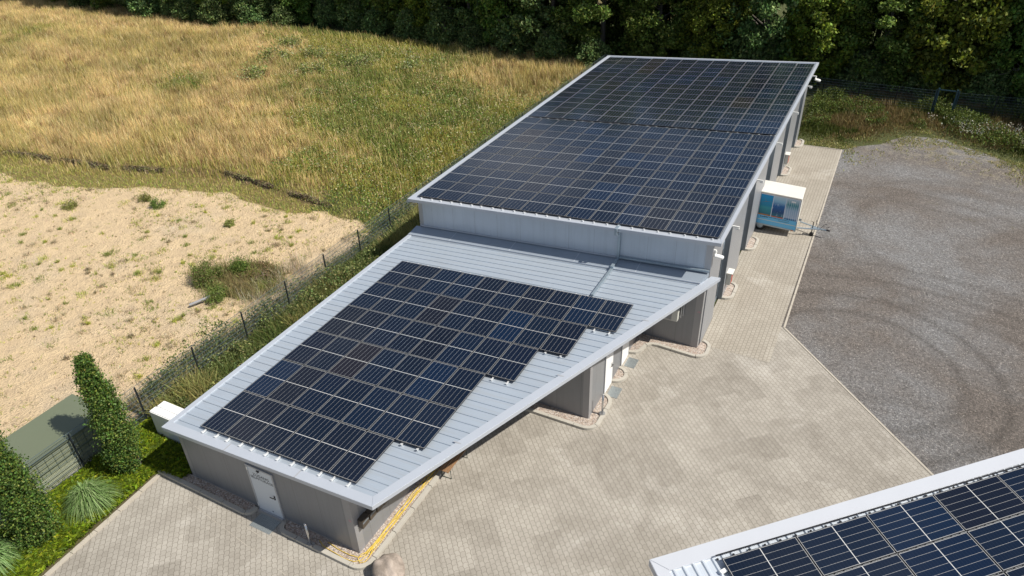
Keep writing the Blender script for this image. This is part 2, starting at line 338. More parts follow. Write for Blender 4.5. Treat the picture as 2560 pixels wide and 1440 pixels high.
def mk(name, mb, mat, parent=None, off=(0, 0, 0), bevel=0, smooth=False, local=False):
    me = bpy.data.meshes.new(name)
    if parent is not None and not local:
        p = parent
        while p is not None: off = tuple(a + c for a, c in zip(off, p.location)); p = p.parent
    me.from_pydata([(x - off[0], y - off[1], z - off[2]) for x, y, z in mb.v], [], mb.f)
    me.materials.append(MATS[mat])
    bm = bmesh.new(); bm.from_mesh(me); bmesh.ops.recalc_face_normals(bm, faces=bm.faces)
    if bevel: 
        es = [e for e in bm.edges if len(e.link_faces) == 2 and e.calc_face_angle(0) > .6]
        bmesh.ops.bevel(bm, geom=es, offset=bevel, segments=2, affect='EDGES', clamp_overlap=True)
    bm.to_mesh(me); bm.free()
    if smooth: me.polygons.foreach_set('use_smooth', [True] * len(me.polygons))
    o = bpy.data.objects.new(name, me); C.objects.link(o)
    if parent is not None: o.parent = parent
    elif off != (0, 0, 0): o.location = off
    return o
def tag(o, label, cat, group=None, kind=None):
    if label: o['label'] = label
    if cat: o['category'] = cat
    if group: o['group'] = group
    if kind: o['kind'] = kind
    return o
def thing(name, label, cat, loc=(0, 0, 0), rz=0, group=None):
    o = bpy.data.objects.new(name, None); C.objects.link(o); o.location = loc; o.rotation_euler = (0, 0, rz)
    o.empty_display_size = .3
    return tag(o, label, cat, group)
def copy_tree(o, parent=None):
    c = o.copy(); C.objects.link(c); c.parent = parent
    for ch in o.children: copy_tree(ch, c)
    return c
ORD = ['first', 'second', 'third', 'fourth', 'fifth', 'sixth', 'seventh', 'eighth', 'ninth', 'tenth', 'eleventh', 'twelfth', 'thirteenth', 'fourteenth', 'fifteenth', 'sixteenth', 'seventeenth', 'eighteenth', 'nineteenth', 'twentieth', 'twenty-first', 'twenty-second', 'twenty-third', 'twenty-fourth', 'twenty-fifth', 'twenty-sixth', 'twenty-seventh', 'twenty-eighth', 'twenty-ninth', 'thirtieth', 'thirty-first', 'thirty-second', 'thirty-third', 'thirty-fourth']

# numpy meshes for foliage and ground
def np_mesh(name, V, F, cols=None, attr='col', mat='leaf', smooth=False):
    me = bpy.data.meshes.new(name); nv, (nf, k) = len(V), F.shape
    me.vertices.add(nv); me.vertices.foreach_set('co', V.astype(np.float32).ravel())
    me.loops.add(nf * k); me.loops.foreach_set('vertex_index', F.astype(np.int32).ravel())
    me.polygons.add(nf); me.polygons.foreach_set('loop_start', np.arange(0, nf * k, k, dtype=np.int32))
    me.polygons.foreach_set('loop_total', np.full(nf, k, dtype=np.int32))
    me.update(calc_edges=True)
    if cols is not None:
        at = me.color_attributes.new(attr, 'FLOAT_COLOR', 'POINT')
        at.data.foreach_set('color', np.concatenate([cols, np.ones((nv, 1))], 1).astype(np.float32).ravel())
    if smooth: me.polygons.foreach_set('use_smooth', np.ones(nf, dtype=bool))
    me.materials.append(MATS[mat]); return me
rg = np.random.default_rng(11)
_tab = rg.random((256, 256))
def vnoise(x, y, s=1.0, seed=0):
    x = np.asarray(x) * s + seed * 17.3 + 1000; y = np.asarray(y) * s + seed * 5.1 + 1000
    xi = np.floor(x).astype(int); yi = np.floor(y).astype(int); fx = x - xi; fy = y - yi
    fx = fx * fx * (3 - 2 * fx); fy = fy * fy * (3 - 2 * fy); t = _tab
    a = t[xi % 256, yi % 256]; b_ = t[(xi + 1) % 256, yi % 256]; c = t[xi % 256, (yi + 1) % 256]; d = t[(xi + 1) % 256, (yi + 1) % 256]
    return (a * (1 - fx) + b_ * fx) * (1 - fy) + (c * (1 - fx) + d * fx) * fy
def fbm(x, y, s=1.0, seed=0, o=4):
    r = 0; a = .5; n = 0
    for i in range(o): r = r + a * vnoise(x, y, s * 2 ** i, seed + i * 3); n += a; a *= .5
    return r / n
RN = np.array(RM)
def in_view(x, y, z, m=.08):
    q = np.stack([x, y, np.broadcast_to(z, np.shape(x))], -1) - CAMP; q = q @ RN
    zz = -q[..., 2]; u = q[..., 0] / zz * FPX / 1280; v_ = q[..., 1] / zz * FPX / 720
    return (zz > 0) & (np.abs(u) < 1 + m) & (np.abs(v_) < 1 + m)

# ------------------------------------------------------------ region functions
SX = [-200, -60, -50, -34.8, -29.8, -25.8, -24, -20.6, -18.4, -15.2, -13.4, -10.5, -8.1, -6.2, -4, 0]
SY = [9, 8.5, 10.5, 13.5, 13.9, 15.4, 16.4, 17.2, 17.9, 17.6, 17.7, 18.3, 18.6, 17.2, 14, 10]
def sand_edge(x): return np.interp(x, SX, SY)
RXs = [-38.5, -37.5, -31.1, -28.2, -23.6, -20.3, -18.1, -13.7, -11.5, -10]; RYs = [15.5, 16.1, 16.9, 17.2, 18.7, 19.8, 19.7, 19.2, 19.1, 19.0]
YE_X = [13, 16.2, 17.7, 19, 21.2, 23.5, 26.8, 32, 45, 80]; YE_Y = [40.5, 40.6, 42.3, 44, 45.4, 44.5, 41.9, 38.5, 33, 25]
def sstep(a, b_, x): t = np.clip((x - a) / (b_ - a), 0, 1); return t * t * (3 - 2 * t)
def region(x, y):
    n = fbm(x, y, .55, 3) - .5
    sand = sstep(-.5, .5, (sand_edge(x) + 1.2 * n) - y) * sstep(-.45, .35, (-5.6 + .9 * n) - x)
    hole = np.exp(-(((x + 9.3) / 2.6) ** 2 + ((y - 10.6) / 1.9) ** 2) ** 2)
    sand = sand * (1 - .95 * hole)
    yard_bare = 0 * x
    bx = np.interp(y, [15, 22.6, 26.2, 38, 50.5, 60], [-12, -17.2, -22, -32, -47, -60])
    green = sstep(-9, 12, x - bx + 22 * n)
    dry_right = np.exp(-(((x + 10) / 9) ** 2)) * sstep(36, 47, y)      # dry strip near the wood
    green = np.clip(green - dry_right * .9, 0, 1)
    green = np.where(x > -5.8, 1, green)
    gp = np.clip((fbm(x, y, .12, 9) - .50) * 5, 0, 1); green = np.maximum(green, gp * .8)
    d = np.abs(y - np.interp(x, RXs, RYs) - .25 * (fbm(x, y, 1.5, 6) - .5) * 2)
    gaps = sstep(.18, .40, vnoise(x, y * .1, .55, 21)) * .9
    bank = sstep(.20, .05, d) * (x > -38) * (x < -10.5) * gaps
    return np.maximum(sand, yard_bare), green, bank, n
def ground_z(x, y):
    s, g, bk, n = region(x, y)
    near = sstep(-5.2, -8, x) * sstep(0, 3, y + 2)
    z = near * (.22 * (fbm(x, y, .35, 12) - .5) + .05 * (fbm(x, y, 1.7, 15, 3) - .5))
    ry = np.interp(x, RXs, RYs)
    step = sstep(-.25, .12, y - ry - .25 * (fbm(x, y, 1.5, 6) - .5) * 2) * .38 * sstep(-42, -37, x) * sstep(-8.5, -13, x)
    fade = sstep(34, 24, y)
    return z + step * fade - .03
# ------------------------------------------------------------ the setting: ground sheet
xs = np.concatenate([[-1500, -700, -300, -160], np.arange(-110, -46, 1.0), np.arange(-46, -4, .25), np.arange(-4, 45, 1.5), [60, 100, 180, 400, 1500]])
ys = np.concatenate([[-1500, -500, -120, -50], np.arange(-20, 0, 1.0), np.arange(0, 24, .22), np.arange(24, 62, .8), np.arange(62, 120, 4), [140, 200, 400, 1500]])
X, Y = np.meshgrid(xs, ys, indexing='ij'); S_, G_, B_, _n = region(X, Y)
Z = ground_z(X, Y); nx, ny = X.shape
idx = np.arange(nx * ny).reshape(nx, ny)
F = np.stack([idx[:-1, :-1], idx[1:, :-1], idx[1:, 1:], idx[:-1, 1:]], -1).reshape(-1, 4)
S2 = np.where((X < -150) | (Y > 115), 0, S_)
me = np_mesh('ground', np.stack([X, Y, Z], -1).reshape(-1, 3), F, np.stack([S2, G_, B_], -1).reshape(-1, 3), 'kinds', 'field', True)
go = bpy.data.objects.new('ground', me); C.objects.link(go); tag(go, None, None, kind='structure')
def sheet(name, poly, z, mat):
    m = MB(); m.add([(x, y, z) for x, y in poly], [tuple(range(len(poly)))]); o = mk(name, m, mat); o['kind'] = 'structure'; return o
LANE = [(13.0, 15.1), (16.095, 15.1), (16.095, 40.44), (13.0, 40.30)]
sheet('gravel_yard', [(16.1, 40.5), (16.1, 17.8), (22.5, 10.9), (45, -14), (90, -14), (90, 24), (60, 30), (45, 33.0), (38, 36), (32, 38.6), (28.5, 40.4), (26.8, 41.7), (25.2, 43.3), (23.5, 44.3), (22.2, 45.3), (21.2, 45.2), (20, 45.0), (19, 43.7), (18.4, 42.6), (17.7, 42.1), (16.8, 41.4)], 0.004, 'yard')
sheet('pavement', [(-2.3, -.62), (-2.1, -6.5), (-1.2, -20), (40, -20), (50, -16.0), (22.37, 11.08), (16.13, 17.90), (12.9, 17.90), (12.9, 15.5), (10, 15.5), (6, 8.8), (6, .2), (-1, .2)], 0.010, 'paving_main')
sheet('driveway', LANE, 0.016, 'paving_lane')

# edging stones flush with the paving
def kerbline(name, pts, wdt, h, mat, z0=-.05):
    m = MB()
    for (a, c) in zip(pts[:-1], pts[1:]):
        a = Vector(a); c = Vector(c); L = (c - a).length; k = max(1, round(L / 1.0)); t = (c - a).normalized(); nrm = Vector((-t.y, t.x)) * wdt
        for i in range(k):
            p = a + t * (L * i / k + .006); q = a + t * (L * (i + 1) / k - .006)
            m.prism([tuple(p), tuple(q), tuple(q + nrm), tuple(p + nrm)], z0, h)
    o = mk(name, m, mat, bevel=.006); o['kind'] = 'structure'; return o
kerbline('pavement_edge', [(22.37 + 12, 11.08 - 13.2), (22.37, 11.08), (16.17, 17.88), (16.08, 40.5)], -.09, .028, 'kerb_flat')
kerbline('driveway_edge', [(13.62, 40.36), (16.17, 40.50)], .08, .026, 'kerb_flat')
kerbline('bed_edge', [(-2.38, -.62), (-2.16, -5.23), (-1.85, -12)], .16, .06, 'kerb_flat')

m = MB(); rj = random.Random(5)
for (xa, ya, xb, yb) in ((-2.0, -.86, 4.7, -1.84), (1.5, -.92, 5.4, -1.42)):
    q = 0.0
    while q < 1:
        L_ = rj.uniform(.01, .05); 
        if rj.random() < .72: m.box((xa + (xb - xa) * (q + L_ / 2), ya + (yb - ya) * (q + L_ / 2), .0135), ((xb - xa) * L_ * .9, rj.uniform(.008, .02), .004), math.atan2(yb - ya, xb - xa))
        q += L_
o = mk('sanded_joint', m, 'kerb_flat'); o['kind'] = 'structure'
# ------------------------------------------------------------ raised kerb beds with pebbles
def arcpts(c, r, a0, a1, n=8):
    return [(c[0] + r * math.cos(math.radians(a0 + (a1 - a0) * i / n)), c[1] + r * math.sin(math.radians(a0 + (a1 - a0) * i / n))) for i in range(n + 1)]
def resample(pts, step):
    P = [Vector(p) for p in pts]; out = [P[0]]; 
    for a, c in zip(P[:-1], P[1:]):
        L = (c - a).length; k = max(1, int(L / step + .5))
        for i in range(1, k + 1): out.append(a + (c - a) * i / k)
    return out
def kerb_bed(label, outer, gravel, w_=.15, h=.125, gz=.075, gaploc=1.0, loc=None):
    """outer: polyline walked with the bed on its left; gravel: ccw polygon"""
    t = thing('gravel_bed', label, 'gravel bed', (sum(p[0] for p in gravel) / len(gravel), sum(p[1] for p in gravel) / len(gravel), 0), 0, 'kerbed gravel beds along the buildings')
    P = resample(outer, .12); n = len(P); N = []
    for i in range(n):
        d = (P[min(i + 1, n - 1)] - P[max(i - 1, 0)]).normalized(); N.append(Vector((-d.y, d.x)))
    Q = [p + k * w_ for p, k in zip(P, N)]
    m = MB(); s0 = 0; acc = 0
    segs = []; start = 0
    for i in range(1, n):
        acc += (P[i] - P[i - 1]).length
        if acc > gaploc or i == n - 1: segs.append((start, i)); start = i; acc = 0
    for (a, c) in segs:
        pl = [tuple(p) for p in P[a:c + 1]]; pr = [tuple(p) for p in Q[a:c + 1]]
        if len(pl) < 2: continue
        def sh(l, e=.008):
            l = [Vector(x) for x in l]; l[0] = l[0] + (l[1] - l[0]).normalized() * e; l[-1] = l[-1] + (l[-2] - l[-1]).normalized() * e
            return [tuple(x) for x in l]
        m.strip(sh(pl), sh(pr), -.05, h)
    mk('kerb', m, 'kerb', t, bevel=.012)
    g = MB(); g.prism(gravel, -.05, gz); mk('gravel', g, 'pebbles', t)
    # loose stones lying on the bed
    xs_ = [p[0] for p in gravel]; ys_ = [p[1] for p in gravel]
    return t
front_l = [(-2.42, -.66), (1.75, -.70)] + arcpts((1.75, -.36), .34, -90, 15, 7)
kerb_bed('long kerbed gravel bed left of the white door on the front wall', front_l, [(-1.38, -.53), (1.80, -.55), (1.93, -.40), (1.93, -.2), (-1.38, -.2)])
bB = arcpts((3.62, -.36), .37, 180, 270, 7) + [(6.42, -.76)] + arcpts((6.42, -.26), .50, -90, 0, 8) + [(6.92, 6.55)] + \
     [(8.37 - 1.45 * math.cos(math.radians(a)), 6.55 + 1.45 * math.sin(math.radians(a))) for a in range(10, 91, 10)] + [(10.5, 8.0)] + \
     arcpts((10.5, 8.55), .55, -90, 0, 8) + [(11.05, 9.7)] + arcpts((10.5, 9.7), .55, 0, 80, 6)
gB = [(3.38, -.22), (3.4, -.42), (3.65, -.6), (6.4, -.62), (6.6, -.55), (6.76, -.38), (6.78, -.2), (6.78, 6.6), (6.95, 7.4), (7.5, 8.0), (8.2, 8.14), (10.45, 8.14), (10.75, 8.22), (10.91, 8.5), (10.91, 9.7), (10.78, 10.02), (10.5, 10.13), (10.5, 8.7), (6.3, 8.7), (6.3, -.22)]
bedB = kerb_bed('kerbed gravel bed with a yellow hose wrapping the front right corner', bB, gB)
kerb_bed('small half-round gravel bed between the two white side doors', [(10.55, 11.03)] + arcpts((10.52, 11.56), .53, -80, 80, 12) + [(10.55, 12.1)], [(10.54, 11.2)] + arcpts((10.52, 11.56), .39, -80, 80, 10) + [(10.54, 11.93)])
b4 = [(10.55, 13.13), (10.85, 13.22), (11.02, 13.45), (11.07, 13.7), (11.12, 13.92), (11.28, 14.08), (11.55, 14.12), (13.05, 14.03)] + arcpts((13.1, 14.58), .55, -88, 0, 8) + [(13.64, 14.95)] + arcpts((13.18, 14.92), .46, 0, 80, 6)
g4 = [(10.54, 13.27), (10.78, 13.35), (10.9, 13.6), (10.95, 13.9), (11.1, 14.17), (11.5, 14.27), (13.05, 14.19), (13.3, 14.24), (13.46, 14.45), (13.5, 14.9), (13.4, 15.15), (13.15, 15.22), (13.1, 14.72), (10.54, 14.72)]
kerb_bed('S-shaped gravel bed along the recessed wall under the roof tip', b4, g4)
BAYS = [18.97, 24.07, 29.27, 34.45, 39.62]
bayl = ['gravel bed at the wall pillar nearest the low roof', 'gravel bed at the wall pillar just in front of the trailer', 'gravel bed hidden behind the parked box trailer', 'gravel bed at the first wall pillar beyond the trailer', 'gravel bed at the far back corner of the hall']
for y0, lb in zip(BAYS, bayl):
    o_ = [(13.12, y0)] + [(13.3, y0 + .02)] + arcpts((13.22, y0 + .45), .42, -70, 0, 6) + arcpts((13.22, y0 + 1.2), .42, 0, 85, 7)
    kerb_bed(lb, o_, [(13.1, y0 + .16), (13.28, y0 + .17), (13.42, y0 + .28), (13.49, y0 + .45), (13.49, y0 + 1.2), (13.4, y0 + 1.4), (13.2, y0 + 1.47), (13.1, y0 + 1.47)])

# ------------------------------------------------------------ low building
zl = lambda x, y=0: 2.681 + .0671 * x
zh = lambda x, y=0: 4.479 + .0681 * x
low = thing('storage_building', 'low grey storage building with a slanting panel-covered roof and ZUGANG SELFSTORAGE door', 'building', (2.6, 4, 0))
wl = MB()
for poly in ([(-1.1, -.2), (6.33, -.2), (6.33, 8.6), (-1.1, 8.6)], [(-1.1, 8.602), (10.54, 8.602), (10.54, 14.7), (-1.1, 14.7)], [(-1.1, 14.702), (13.1, 14.702), (13.1, 15.04), (-1.1, 15.04)]):
    wl.prism(poly, 0, lambda x, y: zl(x) - .14)
mk('wall', wl, 'wall_grey', low)
def corner(m, x, y, sx, sy, z1, w=.16, t=.006, z0=.0):   # L-shaped corner flashing
    m.b2(min(x, x - sx * w), max(x, x - sx * w), min(y, y + sy * t), max(y, y + sy * t), z0, z1)
    m.b2(min(x, x + sx * t), max(x, x + sx * t), min(y + sy * t, y - sy * w), max(y + sy * t, y - sy * w), z0, z1)
for a_ in ((-1.1, -.2, -1, -1, zl(-1.1) - .15), (6.33, -.2, 1, -1, zl(6.2) - .15, .28), (10.54, 8.6, 1, -1, zl(10.3) - .15, .25), (13.1, 14.7, 1, -1, zl(12.9) - .15, .28)):
    tr = MB(); corner(tr, *a_); mk('corner_trim', tr, 'trim_grey', low)
plinth = MB()
for a in ((-1.1, 2.06, -.212, -.2), (3.18, 6.33, -.212, -.2)): plinth.b2(a[0], a[1], a[2], a[3], -.02, .09)
mk('plinth', plinth, 'concrete_base', low)
RO = [(-1.35, -.5), (7.52, -.5), (13.60, 15.04), (-1.35, 15.04)]
RI = [(-1.14, -.17), (7.31, -.17), (13.08, 14.6), (-1.14, 14.6)]
rf = MB(); rf.prism([(-1.14, -.17), (7.30, -.17), (13.20, 14.9), (-1.14, 14.9)], lambda x, y: zl(x) - .13, lambda x, y: zl(x) - .035)
k = 0; yy = .02
while yy < 14.25:
    xr = 7.28 + (yy + .17) * (13.2 - 7.3) / (14.9 + .17)
    a, c = yy, yy + .045
    vs = [(-1.1, a - .012, zl(-1.1) - .036), (xr, a - .012, zl(xr) - .036), (xr, a, zl(xr) - .006), (-1.1, a, zl(-1.1) - .006), (-1.1, c, zl(-1.1) - .006), (xr, c, zl(xr) - .006), (xr, c + .012, zl(xr) - .036), (-1.1, c + .012, zl(-1.1) - .036)]
    rf.add(vs, [(0, 1, 2, 3), (3, 2, 5, 4), (4, 5, 6, 7), (0, 3, 4, 7), (1, 6, 5, 2)]); yy += .355
roof = mk('roof', rf, 'roof_sheet', low)
cp = MB()
ctop = lambda x, y: zl(x) + .012; cbot = lambda x, y: zl(x) - .15
cp.prism([RO[0], RO[1], RI[1], RI[0]], cbot, ctop)
cp.prism([(7.524, -.5), RO[2], (13.22, 15.04), (7.314, -.17)], cbot, ctop)
cp.prism([(-1.35, -.497), (-1.143, -.167), (-1.143, 14.3), (-1.35, 14.3)], cbot, ctop)
mk('roof_cap', cp, 'cap', roof, bevel=.006)
js = MB()                                                # cap joints: thin overlapping straps with rivets
for f_ in (.2, .47, .74):
    x = 7.52 + 6.08 * f_; y = -.5 + 15.54 * f_; js.box((x - .19, y + .07, zl(x - .2) + .014), (.42, .05, .004), .0)
for x in (1.6, 4.6): js.box((x, -.335, zl(x) + .014), (.05, .33, .004))
mk('cap_joint', js, 'trim_light', roof)
fl = MB(); fl.prism([(-1.33, 14.32), (12.98, 14.32), (13.12, 15.03), (-1.33, 15.03)], lambda x, y: zl(x) - .10, lambda x, y: zl(x) + .05 + .14 * (y - 14.32))
mk('wall_flashing', fl, 'flash', roof)
fe = MB(); fe.prism([(-1.335, 14.285), (12.96, 14.285), (12.975, 14.316), (-1.335, 14.316)], lambda x, y: zl(x) - .0, lambda x, y: zl(x) + .065)
for x in (1.0, 4.2, 7.4, 10.2): fe.prism([(x, 14.325), (x + .03, 14.325), (x + .03, 15.02), (x, 15.02)], lambda x, y: zl(x) + .05 + .14 * (y - 14.32), lambda x, y: zl(x) + .056 + .14 * (y - 14.32))
mk('flashing_lip', fe, 'cap', roof)
gt = MB(); gt.tube([(-1.36, -.38, zl(-1.3) - .16), (-1.36, 15, zl(-1.3) - .16)], .075, 8); mk('gutter', gt, 'galv', low)
# rails below the low-roof panels
PX, PY = 1.1011, 1.9746
ROWS = [6, 7, 7, 8, 9, 10]
rl = MB()
def rail(m, x, y0, y1, zf, off=.0):
    z = zf(x); m.box((x, (y0 + y1) / 2, z + .035), (.042, y1 - y0, .05)); 
    m.box((x, y0 - .0, z + .075), (.05, .05, .03)); m.box((x, y1, z + .075), (.05, .05, .03))
for c in range(10):
    r0 = min(r for r, n_ in enumerate(ROWS) if n_ > c); y0 = r0 * PY - (.16 if c not in (6, 8) else .07); y1 = 6 * PY + .05
    for fx in (.24, .78): rail(rl, (c + fx) * PX, y0, y1, lambda x: zl(x) - .02)
mk('mounting_rail', rl, 'alu', roof)
# entrance door on the front
dr = MB(); dr.b2(2.12, 3.17, -.235, -.212, .06, 2.11); door = mk('door', dr, 'door_white', low, bevel=.004)
df = MB(); df.b2(2.06, 2.12, -.245, -.2, .02, 2.17); df.b2(3.17, 3.23, -.245, -.2, .02, 2.17); df.b2(2.12, 3.17, -.245, -.2, 2.11, 2.17); df.b2(2.12, 3.17, -.29, -.2, -.02, .055)
mk('frame', df, 'trim_light', door)
hd = MB(); hd.b2(3.02, 3.07, -.243, -.236, .92, 1.12); hd.b2(3.035, 3.055, -.30, -.243, 1.04, 1.06); hd.b2(2.90, 3.055, -.315, -.295, 1.035, 1.062); hd.tube([(3.045, -.243, .96), (3.045, -.27, .96)], .018, 8)
mk('handle', hd, 'black', door)
hg = MB()
for z in (.2, 1.93): hg.b2(2.095, 2.135, -.262, -.236, z, z + .15)
mk('hinge', hg, 'alu', door)
cl = MB(); cl.b2(2.54, 2.66, -.265, -.236, 2.04, 2.08); cl.box((2.65, -.30, 2.085), (.02, .08, .01), .5); mk('door_closer', cl, 'black', door)
def text(name, s, size, loc, rot, mat, parent, ext=.001, align='CENTER'):
    cu = bpy.data.curves.new(name, 'FONT'); cu.body = s; cu.size = size; cu.align_x = align; cu.extrude = ext
    tmp = bpy.data.objects.new(name, cu); C.objects.link(tmp); dg = bpy.context.evaluated_depsgraph_get()
    me = bpy.data.meshes.new_from_object(tmp.evaluated_get(dg)); bpy.data.objects.remove(tmp)
    M = Matrix.Translation(Vector(loc)) @ rot
    p = parent; L = Vector((0, 0, 0))
    while p is not None: L += p.location; p = p.parent
    me.transform(Matrix.Translation(-L) @ M); me.materials.clear(); me.materials.append(MATS[mat])
    o = bpy.data.objects.new(name, me); C.objects.link(o); o.parent = parent; return o
Rf = Matrix.Rotation(math.pi / 2, 4, 'X')
m_metal('ink', (.03, .035, .04), .6)
text('lettering', 'ZUGANG', .165, (2.66, -.2375, 1.76), Rf, 'ink', door); text('lettering', 'SELFSTORAGE', .155, (2.66, -.2375, 1.61), Rf, 'ink', door)
bd = MB(); bd.tube([(2.75, -.236, .2), (2.75, -.24, .2)], .028, 10); mk('badge', bd, 'gate_blue', door)
# two white doors on the recessed side wall
for y0, y1, wd in ((10.18, 11.08, 0), (12.15, 13.08, 1)):
    dm = MB(); dm.b2(10.55, 10.575, y0 + .04, y1 - .04, .03, 2.3); d_ = mk('side_door', dm, 'white_paint', low, bevel=.004)
    f_ = MB(); f_.b2(10.541, 10.58, y0, y0 + .038, 0, 2.34); f_.b2(10.541, 10.58, y1 - .038, y1, 0, 2.34); f_.b2(10.541, 10.58, y0 + .04, y1 - .04, 2.302, 2.34); mk('frame', f_, 'trim_light', d_)
    h_ = MB(); yh = y1 - .16; h_.b2(10.576, 10.585, yh - .025, yh + .025, .95, 1.15); h_.b2(10.585, 10.64, yh - .01, yh + .01, 1.06, 1.085); h_.b2(10.625, 10.645, yh - .14, yh + .01, 1.058, 1.087); mk('handle', h_, 'black', d_)
# grey shutter beside, panel in section one
# pink stickers and rivet studs on the corner flashings
st = MB()
for x0, z0, n_ in ((6.16, 1.52, 5), (12.93, 1.9, 6)):
    yv = -.2075 if x0 < 8 else 14.6925
    for r in range(3):
        for i in range(n_):
            if rnd.random() < .8: st.b2(x0 + .022 * i, x0 + .022 * i + .015, yv - .001, yv, z0 + .03 * r, z0 + .03 * r + .018)
mk('sticker', st, 'pink', low)
# outdoor units and cable ducts
ac = thing('wall_unit', 'beige boxy wall unit mounted high on the recessed wall under the roof tip', 'air conditioner', (11.7, 14.4, 1.6))
m = MB(); m.b2(11.15, 12.2, 14.32, 14.66, 1.42, 2.02); mk('casing', m, 'grey_box', ac, bevel=.012)
m = MB()
for i in range(9): m.b2(11.2, 11.95, 14.305, 14.32, 1.48 + i * .055, 1.51 + i * .055)
mk('grille', m, 'trim_grey', ac)
m = MB(); m.b2(12.26, 12.30, 14.58, 14.694, 1.5, 2.3); m.b2(12.34, 12.37, 14.60, 14.694, 1.6, 2.3); m.b2(12.2, 12.3, 14.60, 14.66, 1.52, 1.56); mk('bracket', m, 'trim_light', ac)
cd_ = thing('cable_duct', 'galvanised cable duct running down the hall wall and forward over the low roof', 'cable duct', (9.2, 14.8, 3.3))
m = MB(); m.b2(9.15, 9.26, 14.96, 15.04, zl(9.2) + .2, 5.0); m.b2(9.15, 9.26, 14.45, 14.96, 5.10, 5.17); m.b2(9.15, 9.26, 14.46, 14.53, 4.86, 5.10); m.b2(9.15, 9.26, 14.53, 15.04, 4.82, 4.9); mk('upright', m, 'galv', cd_, bevel=.004)
m = MB(); m.b2(9.15, 9.26, 12.0, 15.0, zl(9.2) + .03, zl(9.2) + .10); m.b2(9.14, 9.27, 14.2, 15.03, zl(9.2) + .102, zl(9.2) + .2); mk('roof_run', m, 'galv', cd_, bevel=.004)
m = MB(); M_ = Matrix.Rotation(-math.atan(.0671), 3, 'Y'); m.box((11.2, 14.97, zl(11.2) + .26), (3.85, .10, .08), 0, M_); mk('cross_run', m, 'galv', cd_, bevel=.004)
m = MB(); m.box((4.0, 15.02, zl(4.0) + .22), (10.2, .03, .05), 0, M_); mk('base_rail', m, 'cap', cd_)
# letterboxes on the right wall
for i, (y, z, dz) in enumerate(((.13, 1.30, .34), (.51, 1.27, .32), (.87, 1.24, .30), (1.23, 1.21, .30))):
    t = thing('letterbox', ['bronze letterbox nearest the front corner on the side wall', 'bronze letterbox second from the front corner', 'bronze letterbox third from the front corner, half under the roof', 'bronze letterbox farthest under the roof edge'][i], 'letterbox', (6.42, y, z), 0, 'row of bronze letterboxes')
    m = MB(); m.b2(6.345, 6.52, y - .165, y + .165, z - dz / 2, z + dz / 2); mk('body', m, 'letterbox', t, bevel=.01)
    m = MB(); m.b2(6.521, 6.53, y - .14, y + .14, z + .03, z + .09); mk('flap', m, 'trim_dark', t)
    m = MB(); m.b2(6.33, 6.56, y - .172, y + .172, z + dz / 2 + .003, z + dz / 2 + .018); mk('lid', m, 'letterbox', t)

# ------------------------------------------------------------ tall hall
hall = thing('storage_hall', 'taller silver-grey hall behind, its sloping roof covered in dark solar panels', 'building', (6, 28, 0))
m = MB(); m.prism([(-1.1, 15.05), (12.9, 15.05), (12.9, 41.0), (-1.1, 41.0)], 0, lambda x, y: zh(x) - .15); mk('wall', m, 'wall_silver', hall)
m = MB(); segs = [(15.05, 17.25)] + [(y, y + 3.4) for y in BAYS[:-1]] + [(39.62, 41.0)]
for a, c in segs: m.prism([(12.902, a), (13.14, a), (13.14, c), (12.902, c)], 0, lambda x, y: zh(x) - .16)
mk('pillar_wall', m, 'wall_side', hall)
m = MB()
corner(m, -1.1, 15.05, -1, -1, zh(-1.1) - .17, .22, .006, zl(-1) + .1)
mk('corner_trim', m, 'trim_light', hall)
m = MB(); m.b2(12.88, 13.146, 15.044, 15.05, zl(13) + .22, zh(13) - .17); mk('corner_trim', m, 'trim_light', hall)
for y in BAYS:
    m = MB(); m.b2(12.90, 13.147, y - .006, y - .001, 0, zh(13) - .17); m.b2(13.141, 13.147, y - .001, y + .12, 0, zh(13) - .17); mk('pillar_trim', m, 'trim_dark', hall)
for i, y in enumerate([13.87] + BAYS[:-1]):              # recessed doors
    a, c = y + 3.42, y + 5.06
    m = MB(); m.b2(12.902, 12.93, a + .06, c - .1, .02, 3.2); d_ = mk('gate', m, 'gate_panel', hall)
    m = MB(); m.b2(12.931, 12.94, a + .2, (a + c) / 2 - .06, .35, 2.9); m.b2(12.931, 12.94, (a + c) / 2 + .04, c - .24, .35, 2.9); mk('pane', m, 'glass_dark', d_)
    m = MB(); m.b2(12.94, 13.0, (a + c) / 2 - .02, (a + c) / 2 + .02, .95, 1.25); mk('handle', m, 'black', d_)
HO = [(-1.38, 14.6), (13.5, 14.6), (13.5, 41.5), (-1.42, 41.42)]
m = MB(); m.prism([(-1.1, 14.95), (13.36, 14.95), (13.36, 41.3), (-1.1, 41.3)], lambda x, y: zh(x) - .12, lambda x, y: zh(x) - .03)
hroof = mk('roof', m, 'roof_sheet', hall)
m = MB(); ct = lambda x, y: zh(x) + .008; cb = lambda x, y: zh(x) - .15
m.prism([(-1.38, 14.6), (13.5, 14.6), (13.36, 14.98), (-1.12, 14.98)], cb, ct); m.prism([(13.503, 14.6), (13.503, 41.5), (13.363, 41.3), (13.363, 14.98)], cb, ct)
m.prism([(-1.41, 41.5), (-1.12, 41.3), (13.36, 41.3), (13.5, 41.5)][::-1], cb, ct); m.prism([(-1.383, 14.6), (-1.123, 14.98), (-1.123, 41.3), (-1.41, 41.5)], cb, ct)
mk('roof_cap', m, 'cap', hroof, bevel=.006)
m = MB(); m.tube([(-1.42, 14.62, zh(-1.4) - .17), (-1.42, 41.4, zh(-1.4) - .17)], .075, 8); mk('gutter', m, 'galv', hall)
HX, HY = -.9765, 14.8736; FY = HY + 12.0436
m = MB()
